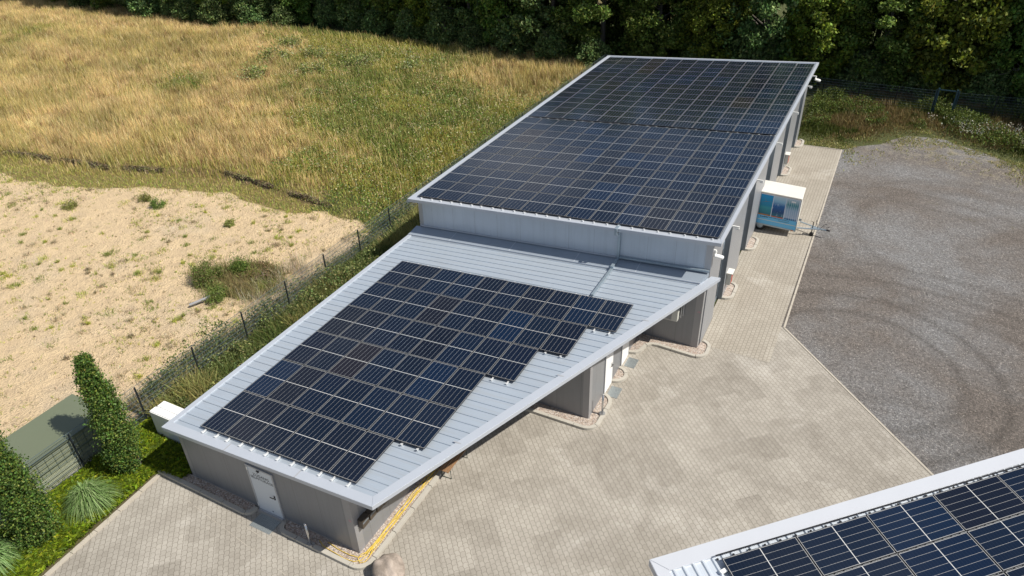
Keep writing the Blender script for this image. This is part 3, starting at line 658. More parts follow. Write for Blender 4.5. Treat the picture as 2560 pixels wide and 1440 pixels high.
for c in range(13):
    for fx in (.24, .78):
        x = HX + (c + fx) * PX; rail(m, x, HY - .08, HY + 6 * PY + .05, lambda x: zh(x) - .02); rail(m, x, FY - .09, FY + 7 * PY + .04, lambda x: zh(x) - .02)
mk('mounting_rail', m, 'alu', hroof)
# lamps under the hall eave, floodlights at the corners
for i, y in enumerate((18.0, 23.2, 28.4, 33.7, 39.1)):
    t = thing('wall_lamp', ['white stub lamp on the hall wall nearest the low roof', 'white stub lamp above the space before the trailer', 'white stub lamp on the hall wall above the trailer', 'white stub lamp, second from the back of the hall wall', 'white stub lamp nearest the back of the hall wall'][i], 'wall lamp', (12.95, y, 4.3), 0, 'white stub lamps along the hall eave')
    m = MB(); m.b2(12.93, 13.58, y - .035, y + .035, 4.44, 4.51); mk('arm', m, 'lamp_white', t, bevel=.01)
    m = MB(); m.b2(13.42, 13.58, y - .05, y + .05, 4.37, 4.438); mk('head', m, 'lamp_white', t, bevel=.01)
for (x, y, z, lb) in ((13.22, 15.25, 4.55, 'white camera under the near eave corner of the hall'), (13.5, 41.3, 4.4, 'white camera under the far eave corner of the hall')):
    t = thing('security_camera', lb, 'camera', (x, y, z), 0, 'white cameras at the hall corners')
    m = MB(); m.b2(13.12, x + .02, y - .04, y + .04, z + .1, z + .16); m.tube([(x, y, z + .12), (x, y, z - .02)], .05, 8); mk('mount', m, 'lamp_white', t)
    m = MB(); m.tube([(x - .02, y - .1, z - .05), (x + .16, y - .02, z - .1), (x + .30, y + .05, z - .16)], [.07, .09, .085], 10); mk('housing', m, 'lamp_white', t)
for i, y in enumerate((19.55, 35.2)):
    t = thing('extinguisher_box', ['grey wall box with red front beside the pillar nearest the low roof', 'grey wall box with red front at the pillar beyond the trailer'][i], 'fire box', (13.2, y, .6), 0, 'fire extinguisher boxes on the hall wall')
    m = MB(); m.b2(13.15, 13.36, y - .17, y + .25, .62, 1.25); mk('case', m, 'grey_box', t, bevel=.01)
    m = MB(); m.b2(13.361, 13.372, y - .12, y + .2, .68, 1.18); mk('front', m, 'red', t)
    m = MB(); m.b2(13.13, 13.42, y - .22, y + .3, 1.252, 1.29); mk('hood', m, 'white_roof', t)

# ------------------------------------------------------------ solar panels (one prototype, copied)
def make_panel():
    t = thing('solar_panel', '', 'solar panel')
    w2, l2, h = 1.081 / 2, 1.955 / 2, .035
    m = MB()
    m.b2(-w2, w2, -l2, -l2 + .012, -.0, h); m.b2(-w2, w2, l2 - .012, l2, 0, h); m.b2(-w2, -w2 + .012, -l2 + .012, l2 - .012, 0, h); m.b2(w2 - .012, w2, -l2 + .012, l2 - .012, 0, h)
    mk('frame', m, 'pv_frame', t, local=True)
    m = MB(); m.b2(-w2 + .012, w2 - .012, -l2 + .012, l2 - .012, .004, h - .003); mk('cells', m, 'pv_cells', t, local=True)
    return t
proto = make_panel(); used = False
def put_panel(M, label, group):
    global used
    o = copy_tree(proto) if used else proto
    used = True; o.matrix_world = M; o['label'] = label; o['group'] = group
    j = Matrix.Rotation(rnd.gauss(0, .004), 4, 'X') @ Matrix.Rotation(rnd.gauss(0, .004), 4, 'Y')
    o.matrix_world = M @ j
def col_word(c, n): return ORD[c] + ' from the left' if c < n / 2 else ('last on the right' if c == n - 1 else ORD[n - 1 - c] + ' from the right')
sl_l = math.atan(.0671); sl_h = math.atan(.0681)
for r, n_ in enumerate(ROWS):
    for c in range(n_):
        x = (c + .5) * PX; y = (r + .5) * PY
        put_panel(Matrix.Translation((x, y, zl(x) + .065)) @ Matrix.Rotation(-sl_l, 4, 'Y'), 'low roof solar panel, %s row from the front, %s' % (ORD[r], col_word(c, n_)), 'solar panels on the low roof')
for nm, y00, nr in (('near', HY, 6), ('far', FY, 7)):
    for r in range(nr):
        for c in range(13):
            x = HX + (c + .5) * PX; y = y00 + (r + .5) * PY
            put_panel(Matrix.Translation((x, y, zh(x) + .065)) @ Matrix.Rotation(-sl_h, 4, 'Y'), '%s hall roof solar panel, %s row from the front, %s' % ('near' if nm == 'near' else 'rear', ORD[r], col_word(c, 13)), 'solar panels on the %s half of the hall roof' % nm)

# ------------------------------------------------------------ neighbouring building, bottom right
NO = Vector((16.892, .765, 4.946)); NR = .768; SV = -.078; SU = .011
nb = thing('neighbour_building', 'nearest building at bottom right with white roof edge and solar panels', 'building', (NO.x, NO.y, 0), NR)
zn = lambda u, y: NO.z - .10 + SU * u + SV * (-y)
V0, V1, U0, U1 = -.52, 9.5, -1.58, 24
m = MB(); m.prism([(U0 + .35, -V1 + .3), (U1 - .3, -V1 + .3), (U1 - .3, -V0 - .35), (U0 + .35, -V0 - .35)], 0, lambda x, y: zn(x, y) - .2); mk('wall', m, 'wall_silver', nb, local=True)
m = MB(); m.prism([(U0 + .3, -V1), (U1, -V1), (U1, -V0 - .36), (U0 + .3, -V0 - .36)], lambda x, y: zn(x, y) - .15, lambda x, y: zn(x, y) - .05)
u = U0 + .42
while u < U1:
    a, c = u, u + .045; y0, y1 = -V1, -V0 - .37; z = zn
    m.add([(a - .02, y0, z(a, y0) - .052), (a, y0, z(a, y0) - .01), (c, y0, z(c, y0) - .01), (c + .02, y0, z(c, y0) - .052), (a - .02, y1, z(a, y1) - .052), (a, y1, z(a, y1) - .01), (c, y1, z(c, y1) - .01), (c + .02, y1, z(c, y1) - .052)], [(0, 1, 5, 4), (1, 2, 6, 5), (2, 3, 7, 6), (4, 5, 6, 7)]); u += .25
nroof = mk('roof', m, 'roof_sheet_white', nb, local=True)
m = MB(); ct = lambda x, y: zn(x, y) + .02; cb = lambda x, y: zn(x, y) - .2
m.prism([(U0, -V0), (U0 + .32, -V0 - .38), (U1, -V0 - .38), (U1, -V0)], cb, ct); m.prism([(U0 - .003, -V0), (U0 - .003, -V1), (U0 + .317, -V1), (U0 + .317, -V0 - .38)], cb, ct)
o = mk('roof_cap', m, 'cap_white', nroof, local=True, bevel=.01)
m = MB()
for i in range(50):
    x = -.05 + i * .42; m.box((x, -V0 - .46, zn(x, .05) + .0), (.045, .04, .03)); 
m.box((10, -V0 - .43, zn(10, .09) - .0), (20.2, .03, .02)); mk('rail_end', m, 'black', nroof, local=True)
m = MB(); m.box((-.08, -.26, zn(0, -.2) + .02), (.18, .09, .04), .2); mk('clamp', m, 'white_paint', nroof, local=True)
MN = Matrix.Translation((NO.x, NO.y, 0)) @ Matrix.Rotation(NR, 4, 'Z')
for r in range(6):
    for c in range(9):
        u = (c + .5) * PY; vv = (r + .5) * PX; P0 = MN @ Vector((u, -vv, 0))
        if not bool(in_view(np.array(P0.x), np.array(P0.y), 5.0, .16)): continue
        M = MN @ Matrix.Translation((u, -vv, zn(u, -vv) + .065)) @ Matrix.Rotation(math.atan(-SV), 4, 'X') @ Matrix.Rotation(-math.atan(SU), 4, 'Y') @ Matrix.Rotation(math.pi / 2, 4, 'Z')
        put_panel(M, 'nearest roof solar panel, %s row from its white edge, %s from its left corner' % (ORD[r], ORD[c]), 'solar panels on the nearest roof')

# ------------------------------------------------------------ small things near the buildings
for (x, y, sq, lb) in ((4.72, -.66, True, 'stainless steel post with square foot on the front kerb'), (10.93, 9.05, False, 'stainless steel post with round foot by the side door gravel bed')):
    t = thing('bollard', lb, 'bollard', (x, y, .12), 0, 'stainless steel posts')
    m = MB(); m.tube([(x, y, .13), (x, y, 1.08)], .042, 14); mk('post', m, 'steel', t, smooth=True)
    m = MB(); m.tube([(x, y, 1.08), (x, y, 1.12), (x, y, 1.135)], [.045, .045, .02], 14); mk('cap', m, 'steel', t)
    m = MB()
    if sq: m.b2(x - .13, x + .13, y - .09, y + .09, .125, .145)
    else: m.tube([(x, y, .125), (x, y, .15)], .12, 16)
    mk('base_plate', m, 'steel', t)
def grate(x0, x1, y0, y1, lb):
    m = MB(); m.b2(x0, x1, y0, y1, .0, .022)
    o = mk('door_grate', m, 'grating', None, off=((x0 + x1) / 2, (y0 + y1) / 2, 0)); tag(o, lb, 'floor grate', 'metal grates before the doors')
grate(2.28, 3.16, -.92, -.36, 'metal foot grate before the lettered front door')
grate(10.66, 11.10, 10.2, 10.86, 'metal foot grate before the nearer white side door'); grate(10.66, 11.10, 12.28, 12.92, 'metal foot grate before the farther white side door')
m = MB(); m.b2(2.05, 3.22, -.36, -.2, -.02, .02); mk('threshold', m, 'concrete_base', low)
# hose: several turns laid on the gravel beside the wall, running round the corner
m = MB(); z = .095
def wob(pts, r=.0115):
    P = resample(pts, .18); out = []
    for i, p in enumerate(P): out.append((p.x, p.y, z + .008 + .012 * math.sin(i * 1.3)))
    m.tube(out, r, 6)
for k in range(5):
    x0 = 6.50 + .035 * k; pts = []
    for j in range(15):
        y = -.15 + .5 * j; pts.append((x0 + .05 * math.sin(j * .8 + k * 1.9) + .10 * (j / 14), y))
    wob(pts)
wob([(4.85, -.40), (5.1, -.52), (5.5, -.55), (6.0, -.60), (6.35, -.55), (6.55, -.42), (6.6, -.2), (6.55, .1), (6.62, .8)])
wob([(5.15, -.34), (5.6, -.40), (6.1, -.42), (6.4, -.36), (6.52, -.22), (6.50, 0)])
wob([(6.5, -.1), (6.42, -.25), (6.42, -.42), (6.55, -.5), (6.68, -.40), (6.70, -.2), (6.62, .1), (6.6, .5)])
o = mk('hose', m, 'hose', None, off=(6.5, 1, .09), smooth=True); tag(o, 'yellow hose laid in long strands on the gravel round the corner', 'hose')
# boulder
bm = bmesh.new(); bmesh.ops.create_icosphere(bm, subdivisions=4, radius=1)
for v_ in bm.verts:
    p = v_.co.copy(); n_ = .16 * math.sin(2.3 * p.x + 1.1) * math.sin(2.1 * p.y + .4) + .10 * math.sin(4.1 * p.z + 2 * p.x) + .04 * math.sin(9 * p.y + 5 * p.x)
    f_ = 1 + n_ - .12 * max(0, abs(p.x + p.y) - 1)
    v_.co = Vector((p.x * .50 * f_, p.y * .46 * f_, max(-.12, p.z * .44 * f_ + .22)))
me = bpy.data.meshes.new('boulder'); bm.to_mesh(me); bm.free(); me.materials.append(MATS['rock']); me.polygons.foreach_set('use_smooth', [True] * len(me.polygons))
o = bpy.data.objects.new('boulder', me); C.objects.link(o); o.location = (7.60, -.44, .02); tag(o, 'pinkish grey boulder lying on the paving outside the front corner', 'rock')
# bench tucked under the roof edge
t = thing('bench', 'wooden bench with dark green tubular legs half hidden under the roof edge', 'bench', (7.1, 4.6, 0))
m = MB()
for i in range(4): m.b2(6.93 + i * .1, 7.01 + i * .1, 3.6, 4.95, .43, .46)
mk('seat', m, 'wood', t)
for y in (3.75, 4.85):
    m = MB(); m.tube([(6.95, y, .42), (6.93, y, .0), (7.32, y, .0), (7.30, y, .42)], .02, 6); mk('leg', m, 'green_steel', t)
m = MB()
for a in ((1.72, -.78), (6.25, -.0), (10.93, 10.05), (10.86, 13.3)): pass
# white twin cabinet left of the building
t = thing('cabinet', 'white twin cabinet with rounded top beside the left wall', 'cabinet', (-3, 1, 0))
m = MB(); m.b2(-3.93, -1.12, .66, .975, .0, 1.33); m.b2(-3.93, -1.12, .985, 1.36, .0, 1.30); mk('body', m, 'white_paint', t, bevel=.03)
m = MB(); m.b2(-3.2, -1.9, .645, .66, .2, 1.1); mk('door', m, 'door_white', t)
m = MB(); m.b2(-3.96, -1.1, .62, 1.4, -.02, .05); mk('base', m, 'concrete_base', t)

# ------------------------------------------------------------ olive station box behind the fence
t = thing('transformer_box', 'olive green flat-roofed metal station box behind the fence', 'transformer station', (-6.1, -2.2, 0))
m = MB(); m.b2(-7.02, -5.12, -4.35, -.22, .18, 1.50); mk('body', m, 'olive_wall', t)
m = MB(); m.b2(-7.12, -5.02, -4.45, -.12, 1.50, 1.60); mk('roof', m, 'olive_roof', t, bevel=.012)
m = MB()
for y in np.arange(-4.2, -.4, .30): m.b2(-5.118, -5.108, float(y), float(y) + .02, .2, 1.48)
m.b2(-5.118, -5.10, -4.3, -.3, .86, .90); mk('panel_rib', m, 'olive_roof', t)
m = MB()
for i in range(10): m.box((-5.10, -2.2, .24 + i * .045), (.03, 3.9, .012), 0, Matrix.Rotation(.5, 3, 'Y'))
mk('louvre', m, 'olive_wall', t)
m = MB(); m.b2(-7.1, -4.98, -4.5, -.1, -.05, .18); mk('base', m, 'concrete_base', t)

# ------------------------------------------------------------ box trailer
TL = Vector((15.24, 26.60, 0)); TRz = math.radians(176.5)
t = thing('box_trailer', 'white box trailer with blue picture side parked against the hall wall', 'trailer', (TL.x, TL.y, 0), TRz)
# local x runs from the front (drawbar) to the back, local -y... side facing the camera is +y after turning
Lx, Ly, z0, z1 = 3.35, 1.50, .43, 2.28
m = MB(); m.prism([(0, 0), (.14, -Ly), (Lx, -Ly), (Lx, 0)], z0, z1); body = mk('body', m, 'white_roof', t, local=True, bevel=.02)
m = MB(); m.prism([(-.03, .03), (.11, -Ly - .03), (Lx + .03, -Ly - .03), (Lx + .03, .03)], z1 + .002, z1 + .05); mk('roof', m, 'white_roof', t, local=True, bevel=.02)
m = MB(); m.b2(-.01, Lx, .001, .02, z0 - .06, z0 + .02); m.b2(-.012, -.002, -.03, .012, z0, z1 - .03); m.b2(0, Lx, -Ly - .02, -Ly - .001, z0 - .12, z0 + .02); mk('chassis', m, 'galv', t, local=True)
def plain(name, col, r=.4): 
    q = NB(name); q.base(col); q.set(Roughness=r)
# printed side: built as thin coloured films on the side wall
q = NB('print_sky'); v = q.coord(); zz = sep(q, v)[2]
q.base(q.ramp(q.math('DIVIDE', q.math('SUBTRACT', zz, .95), 1.2), [(0, (.42, .16, .03)), (.06, (.42, .16, .03)), (.08, (.02, .16, .22)), (.42, (.03, .30, .36)), (.5, (.01, .23, .38)), (1, (.005, .30, .62))]))
q = NB('print_city'); v = q.coord(); zz = sep(q, v)[2]; n_ = q.noise(v, 5, 5, .7)
cc = q.ramp(q.math('DIVIDE', q.math('SUBTRACT', zz, .95), 1.2), [(0, (.5, .10, .03)), (.05, (.5, .10, .03)), (.07, (.01, .14, .2)), (.3, (.005, .06, .2)), (.6, (.01, .12, .36)), (.8, (.25, .48, .66)), (1, (.45, .62, .72))])
q.base(q.mix(q.math('MULTIPLY', q.math('SUBTRACT', n_, .57), 6, clamp=True), cc, (.6, .75, .85)))
q = NB('print_water'); v = q.coord(); x_ = sep(q, v); n_ = q.noise(v, 3, 4, .6)
wv = q.math('SINE', q.math('ADD', q.math('MULTIPLY', x_[0], 60), q.math('MULTIPLY', n_, 9)))
cc = q.ramp(q.math('DIVIDE', q.math('SUBTRACT', x_[2], .95), 1.2), [(0, (.01, .15, .35)), (.08, (.01, .15, .35)), (.11, (.36, .46, .62)), (.5, (.28, .42, .58)), (.75, (.02, .22, .28)), (1, (.42, .55, .65))])
q.base(q.mix(q.math('MULTIPLY', q.math('GREATER_THAN', wv, .75), .45), cc, (.7, .78, .82)))
plain('print_blue', (.14, .50, .80)); plain('print_lightline', (.55, .62, .60)); plain('print_pale', (.60, .68, .78)); plain('print_yellow', (.55, .50, .03))
def film(name, x0, x1, za, zb, mat, lay=1, parent=None):
    m = MB(); m.b2(x0, x1, .0005 * lay, .0005 * lay + .0012 * lay, za, zb); return mk(name, m, mat, t, local=True)
film('side_print', .02, Lx - .02, z0 + .02, 2.22, 'print_pale', 1)
film('side_print', .02, 2.20, z0 + .01, .96, 'print_blue', 2); film('side_print', 2.20, Lx - .02, z0 + .01, .90, 'print_blue', 2)
film('picture', .08, .72, .96, 2.18, 'print_water', 3); film('picture', .76, 1.39, .96, 2.18, 'print_city', 3); film('picture', 1.43, 2.08, .96, 2.18, 'print_sky', 3)
film('stripe', .03, Lx - .03, .68, .72, 'print_lightline', 4)
def flip(name, mb, mat, y=.006): return mk(name, mb, mat, t, local=True)
m = MB(); cx, cz = 1.76, 1.78                        # wind turbine drawn in the picture
for a in (-18, 62, 168):
    d_ = Vector((math.cos(math.radians(a)), 0, math.sin(math.radians(a)))); e_ = Vector((-d_.z, 0, d_.x)) * .014; q0 = Vector((cx, .0055, cz))
    L_ = .40 if a != 62 else .30
    m.add([tuple(q0 - e_), tuple(q0 + d_ * L_), tuple(q0 + e_)], [(0, 1, 2)])
flip('turbine_picture', m, 'trim_dark')
m = MB()                                             # small print: broken dark lines of lettering
rr = random.Random(3)
for (xa, xb, zz_, hh) in ((.42, 1.75, .90, .045), (.42, .95, .80, .035), (1.55, 1.95, .87, .06), (2.15, 2.30, 2.0, .05), (2.18, 2.32, 1.86, .03), (2.18, 2.30, 1.80, .03), (2.2, 2.38, 1.42, .03), (2.18, 2.36, 1.36, .03)):
    x = xa
    while x < xb:
        wq = rr.uniform(.018, .04); m.b2(x, x + wq, .0052, .0062, zz_ - hh * rr.uniform(.3, .5), zz_ + hh * rr.uniform(.3, .5)); x += wq + rr.uniform(.008, .03)
flip('small_print', m, 'ink')
m = MB(); m.b2(2.27, 2.47, .0052, .0058, .94, 1.18); m.b2(2.24, 2.32, .0052, .0058, 1.60, 1.67); flip('logo_plate', m, 'print_yellow')
m = MB()
for (a, c, e, g) in ((.97, 1.15, 2.41, 2.44), (.97, 1.15, 2.30, 2.32)): m.b2(e, g, .0066, .0072, a, c)
for zz_ in (.97, 1.05, 1.125): m.b2(2.31, 2.42, .0066, .0072, zz_, zz_ + .025)
flip('logo_letter', m, 'ink')
m = MB(); m.b2(.26, .48, .005, .02, 2.02, 2.10); mk('vent', m, 'white_paint', t, local=True)
m = MB(); m.b2(.12, .24, .021, .035, z0 - .06, z0 - .02); mk('side_lamp', m, 'orange', t, local=True)
for y in (-.12, -Ly + .12):
    m = MB(); m.tube([(1.9, y - .09, .31), (1.9, y + .09, .31)], .31, 20); w_ = mk('wheel', m, 'tyre', t, local=True)
    m = MB(); m.tube([(1.9, y - .093, .31), (1.9, y + .093, .31)], .17, 16); mk('rim', m, 'galv', w_, local=True)
m = MB(); m.tube([(0, -.35, .45), (-1.0, -.68, .45), (-1.15, -.73, .45)], .04, 6); m.tube([(0, -1.15, .45), (-1.0, -.82, .45), (-1.15, -.77, .45)], .04, 6); m.tube([(-1.0, -.75, .46), (-1.5, -.75, .46)], .045, 8); m.box((-.9, -.75, .45), (.5, .16, .05)); mk('drawbar', m, 'galv', t, local=True)
m = MB(); m.tube([(-1.45, -.75, .47), (-1.62, -.75, .47)], .05, 8); m.tube([(-1.5, -.75, .5), (-1.42, -.75, .62), (-1.56, -.75, .66)], .014, 6); mk('coupling', m, 'black', t, local=True)
m = MB(); m.tube([(-.75, -.62, .85), (-.75, -.62, .22)], .024, 8); m.tube([(-.75, -.62, .85), (-.62, -.62, .88)], .012, 6); m.tube([(-.75, -.68, .11), (-.75, -.56, .11)], .11, 14); mk('jockey_wheel', m, 'tyre', t, local=True)
m = MB(); m.tube([(-1.0, -.70, .48), (-.86, -.70, .95)], .014, 6); m.tube([(-1.15, -.75, .5), (-1.28, -.75, .74), (-1.4, -.75, .82)], .014, 6); mk('brake_lever', m, 'black', t, local=True)

# ------------------------------------------------------------ fences
def mesh_fence(label, p0, p1, h, group, step=2.745, vs=.05, dense=True, name='mesh_fence', skip=()):
    p0 = Vector(p0); p1 = Vector(p1); L = (p1 - p0).length; d = (p1 - p0).normalized(); n = max(1, round(L / step)); st_ = L / n; nr = Vector((-d.y, d.x))
    t = thing(name, label, 'fence', (p0.x, p0.y, 0), math.atan2(d.y, d.x), group)
    pm = MB(); pm.b2(-.03, .03, -.02, .02, -.3, h + .04); pm.b2(.0, .0 + .034, .021, .028, .1, h)
    post = mk('post', pm, 'post', t, local=True)
    wm = MB()
    for i in range(int(h / .2) + 1):
        z = .06 + i * .2
        for oy in (-.006, .006): wm.box((st_ / 2, .03 + oy, z), (st_ - .01, .006, .008))
    xw = vs
    while xw < st_ - .02 and dense:
        wm.box((xw, .03, h / 2 + .03), (.005, .005, h - .02)); xw += vs
    pan = mk('mesh_panel', wm, 'wire', t, local=True)
    for i in range(1, n + 1):
        c = post.copy(); C.objects.link(c); c.parent = t; c.location = (i * st_, 0, 0)
    for i in range(1, n):
        if i in skip: continue
        c = pan.copy(); C.objects.link(c); c.parent = t; c.location = (i * st_, 0, 0)
    return t
mesh_fence('dark rod-mesh fence along the weeds left of the buildings', (-4.92, -9.97), (-4.92, 50.4), 1.80, 'rod-mesh fences')
mesh_fence('rod-mesh fence at the wood edge between the field corner and the gate', (-4.86, 50.5), (21.3, 50.15), 1.85, 'rod-mesh fences', 2.6, .1)
mesh_fence('rod-mesh fence at the wood edge right of the blue-green gate', (22.65, 50.2), (43, 51.6), 1.85, 'rod-mesh fences', 2.6, .1)
t = thing('gate', 'blue-green framed garden gate in the far fence', 'gate', (22, 50.1, 0))
for x in (21.38, 22.58):
    m = MB(); m.b2(x - .06, x + .06, 50.04, 50.16, -.1, 2.1); m.b2(x - .17 if x < 22 else x + .11, x - .11 if x < 22 else x + .17, 50.06, 50.14, -.1, 2.0); mk('post', m, 'gate_blue', t)
m = MB(); m.b2(21.46, 22.5, 50.07, 50.12, 1.95, 2.02); m.b2(21.46, 22.5, 50.07, 50.12, .12, .18)
for i in range(8): m.b2(21.56 + i * .125, 21.565 + i * .125, 50.09, 50.1, .18, 1.95)
mk('leaf', m, 'gate_blue', t)
m = MB(); m.b2(22.42, 22.5, 50.0, 50.06, .95, 1.1); mk('lock', m, 'alu', t)

# ------------------------------------------------------------ vegetation helpers
def pick(cols, n): return np.array(cols)[rg.integers(0, len(cols), n)]
def blades(x, y, z, h, wd, col, lean=.25, bend=.35, seg=1, leandir=None):
    """tapering grass blades: quad + tip triangle as two quads folded"""
    n = len(x); a = rg.random(n) * 2 * np.pi; dx, dy = np.cos(a), np.sin(a)
    la = rg.random(n) * 2 * np.pi; lm = np.abs(rg.normal(0, lean, n)) * h; lx, ly = np.cos(la) * lm, np.sin(la) * lm
    if leandir is not None: lx = lx + leandir[0] * h; ly = ly + leandir[1] * h
    w2 = wd / 2
    b0 = np.stack([x - dx * w2, y - dy * w2, z], -1); b1 = np.stack([x + dx * w2, y + dy * w2, z], -1)
    m0 = np.stack([x - dx * w2 * .8 + lx * .35, y - dy * w2 * .8 + ly * .35, z + h * .6], -1); m1 = np.stack([x + dx * w2 * .8 + lx * .35, y + dy * w2 * .8 + ly * .35, z + h * .6], -1)
    t0 = np.stack([x + lx - dx * w2 * .15, y + ly - dy * w2 * .15, z + h], -1); t1 = np.stack([x + lx + dx * w2 * .15, y + ly + dy * w2 * .15, z + h], -1)
    V = np.stack([b0, b1, m0, m1, t0, t1], 1).reshape(-1, 3); k = np.arange(n)[:, None] * 6
    F = np.concatenate([k + np.array([[0, 1, 3, 2]]), k + np.array([[2, 3, 5, 4]])], 0)
    cc = np.repeat(col, 6, 0); return V, F, cc
def cards(P, size, col, flat=0.0, asp=1.6):
    """small leaf faces at points P with random orientation"""
    n = len(P); a = rg.normal(size=(n, 3)); a[:, 2] *= (1 - flat); a /= np.linalg.norm(a, axis=1, keepdims=True)
    r = rg.normal(size=(n, 3)); r[:, 2] *= (1 - flat * .5); b_ = np.cross(a, r); b_ /= np.linalg.norm(b_, axis=1, keepdims=True) + 1e-9
    s = (size * rg.uniform(.6, 1.3, n))[:, None]
    V = np.stack([P - a * s * asp / 2, P + b_ * s * .5, P + a * s * asp / 2, P - b_ * s * .5], 1).reshape(-1, 3)
    F = np.arange(n * 4).reshape(n, 4); return V, F, np.repeat(col, 4, 0)
def join(parts):
    Vs, Fs, Cs = [], [], []; o = 0
    for V, F, c in parts:
        Vs.append(V); Fs.append(F + o); Cs.append(c); o += len(V)
    return np.concatenate(Vs), np.concatenate(Fs), np.concatenate(Cs)
def veg(name, parts, mat, label=None, cat=None, kind=None, group=None, parent=None, loc=(0, 0, 0)):
    V, F, c = join(parts); me = np_mesh(name, V - np.array(loc), F, c, 'col', mat)
    o = bpy.data.objects.new(name, me); C.objects.link(o)
    if parent is not None: o.parent = parent
    else: o.location = loc
    if parent is None: tag(o, label, cat, group, kind)
    return o
def jit(c, n, s=.15, hs=.08):
    c = np.asarray(c, float); c = np.broadcast_to(c, (n, 3)) if c.ndim == 1 else c
    return np.clip(c * (1 + rg.normal(0, s, (n, 1))) * (1 + rg.normal(0, hs, (n, 3))), .004, .95)
def scatter(x0, x1, y0, y1, n, dens=None):
    x = rg.uniform(x0, x1, n); y = rg.uniform(y0, y1, n); k = in_view(x, y, .4)
    x, y = x[k], y[k]
    if dens is not None:
        d = dens(x, y); k = rg.random(len(x)) < d; x, y = x[k], y[k]
    return x, y
# dry meadow and green weeds --------------------------------------------------
parts = []
def field_d(x, y):
    s, g, bk, n = region(x, y); out = ((x < -5.6) & (y > 10)) * np.clip(.35 + 2.2 * (vnoise(x, y, 1.6, 44) * .6 + vnoise(x, y, .7, 46) * .4 - .2), .35, 1)
    return np.where(out, (1 - s) * (1 - sstep(.2, .8, bk)), 0) * (y < 53.5 - .0 * x)
x, y = scatter(-105, -5, 12, 54, 680000, field_d); s, g, bk, n = region(x, y); z = ground_z(x, y)
N = len(x); isg = rg.random(N) < np.clip(g * 1.05 - .05, .10, .92)
patch = fbm(x, y, .22, 31)[:, None]; p2 = fbm(x, y, .9, 37)[:, None]
tan = np.where(patch > .55, np.array([[.66, .50, .22]]), np.where(patch > .44, np.array([[.54, .43, .17]]), np.array([[.46, .37, .13]])))
tan = tan * (.50 + 1.0 * fbm(x, y, .55, 33, 5))[:, None]
tan = np.where(rg.random((N, 1)) < .12, np.array([[.72, .58, .32]]), tan); tan = np.where((p2 > .64) & (rg.random((N, 1)) < .5), np.array([[.28, .17, .08]]), tan)
grn = np.where(patch > .5, np.array([[.31, .30, .06]]), np.array([[.18, .215, .045]])); grn = np.where(rg.random((N, 1)) < .12, np.array([[.42, .38, .13]]), grn)
col = jit(np.where(isg[:, None], grn, tan), N, .22, .06)
near_edge = sstep(0, 3.5, y - sand_edge(x))
low_e = sstep(4.2, 1.6, y - sand_edge(x) + 2.2 * (fbm(x, y, .4, 45) - .5))
col = np.where((rg.random((N, 1)) < low_e[:, None] * .75), jit(np.array([.34, .34, .08]), N, .25), col)
h = np.where(isg, rg.uniform(.25, .7, N), rg.uniform(.35, .95, N)) * (.3 + .7 * near_edge) * (1 - .62 * low_e) * (.35 + 1.3 * fbm(x, y, 1.3, 41, 3))
parts.append(blades(x, y, z, h, np.where(isg, .036, .022) * (1 + (y - 20) / 60), col, .28, leandir=(-.12, .04)))
veg('meadow_grass', parts, 'blade', 'tall dry golden meadow grass fading to green, left of the hall', 'grass', 'stuff')
# flower heads and leafy weeds in the green part
def green_d(x, y):
    s, g, bk, n = region(x, y); return np.where((x < -5.4) & (y > 16), sstep(.4, .9, g) * (1 - s), 0) * (.35 + .9 * (fbm(x, y, .5, 51) > .48)) * (y < 50)
x, y = scatter(-50, -5, 16, 52, 130000, green_d); z = ground_z(x, y); N = len(x)
hz = rg.uniform(.1, .85, N) * (.6 + 1.0 * fbm(x, y, 1.0, 53, 3)) * (1 + .3 * sstep(-16, -7, x)); P = np.stack([x, y, z + hz], -1)
colr = np.where((hz[:, None] > .6) & (rg.random((N, 1)) < .5), pick([[.36, .31, .14], [.40, .35, .18], [.38, .28, .16], [.44, .40, .25]], N), pick([[.15, .22, .04], [.21, .26, .055], [.10, .16, .03]], N))
veg('meadow_weeds', [cards(P, np.full(N, .075), jit(colr, N, .15))], 'leaf', 'green weeds with faded beige flower heads in the meadow', 'weeds', 'stuff')
# sprigs on the sand ----------------------------------------------------------
def sand_d(x, y):
    s, g, bk, n = region(x, y); return np.where((x < -5.0), s, 0) * (.25 + .9 * sstep(.42, .62, fbm(x, y, .35, 61)))
def on_sand(n): return scatter(-42, -5, -3, 19, n, sand_d)
parts = []
x, y = on_sand(8000)
cx = []; cy = []; hh = []; cc = []
for i in range(len(x)):
    k = rnd.randint(4, 12); r_ = rnd.uniform(.02, .11); big = rnd.random() < .12
    if big: k *= 6; r_ *= 2.0
    pal = rnd.choice([(.34, .35, .09), (.22, .26, .06), (.40, .33, .20), (.30, .24, .15), (.40, .42, .08)])
    for j in range(k): cx.append(x[i] + rnd.gauss(0, r_)); cy.append(y[i] + rnd.gauss(0, r_)); hh.append(rnd.uniform(.04, .12) * (1.7 if big else 1)); cc.append(pal)
cx = np.array(cx); cy = np.array(cy); hh = np.array(hh); N = len(cx)
parts.append(blades(cx, cy, ground_z(cx, cy), hh, np.full(N, .022), jit(np.array(cc), N, .2), .9))
x, y = on_sand(9000); N = len(x); parts.append(cards(np.stack([x, y, ground_z(x, y) + .015], -1), np.full(N, .045), jit(pick([[.34, .28, .18], [.42, .36, .24], [.28, .26, .13], [.70, .62, .50]], N), N)))
veg('sparse_weeds', parts, 'blade', 'sparse yellowish sprigs and litter scattered over the sand', 'weeds', 'stuff')
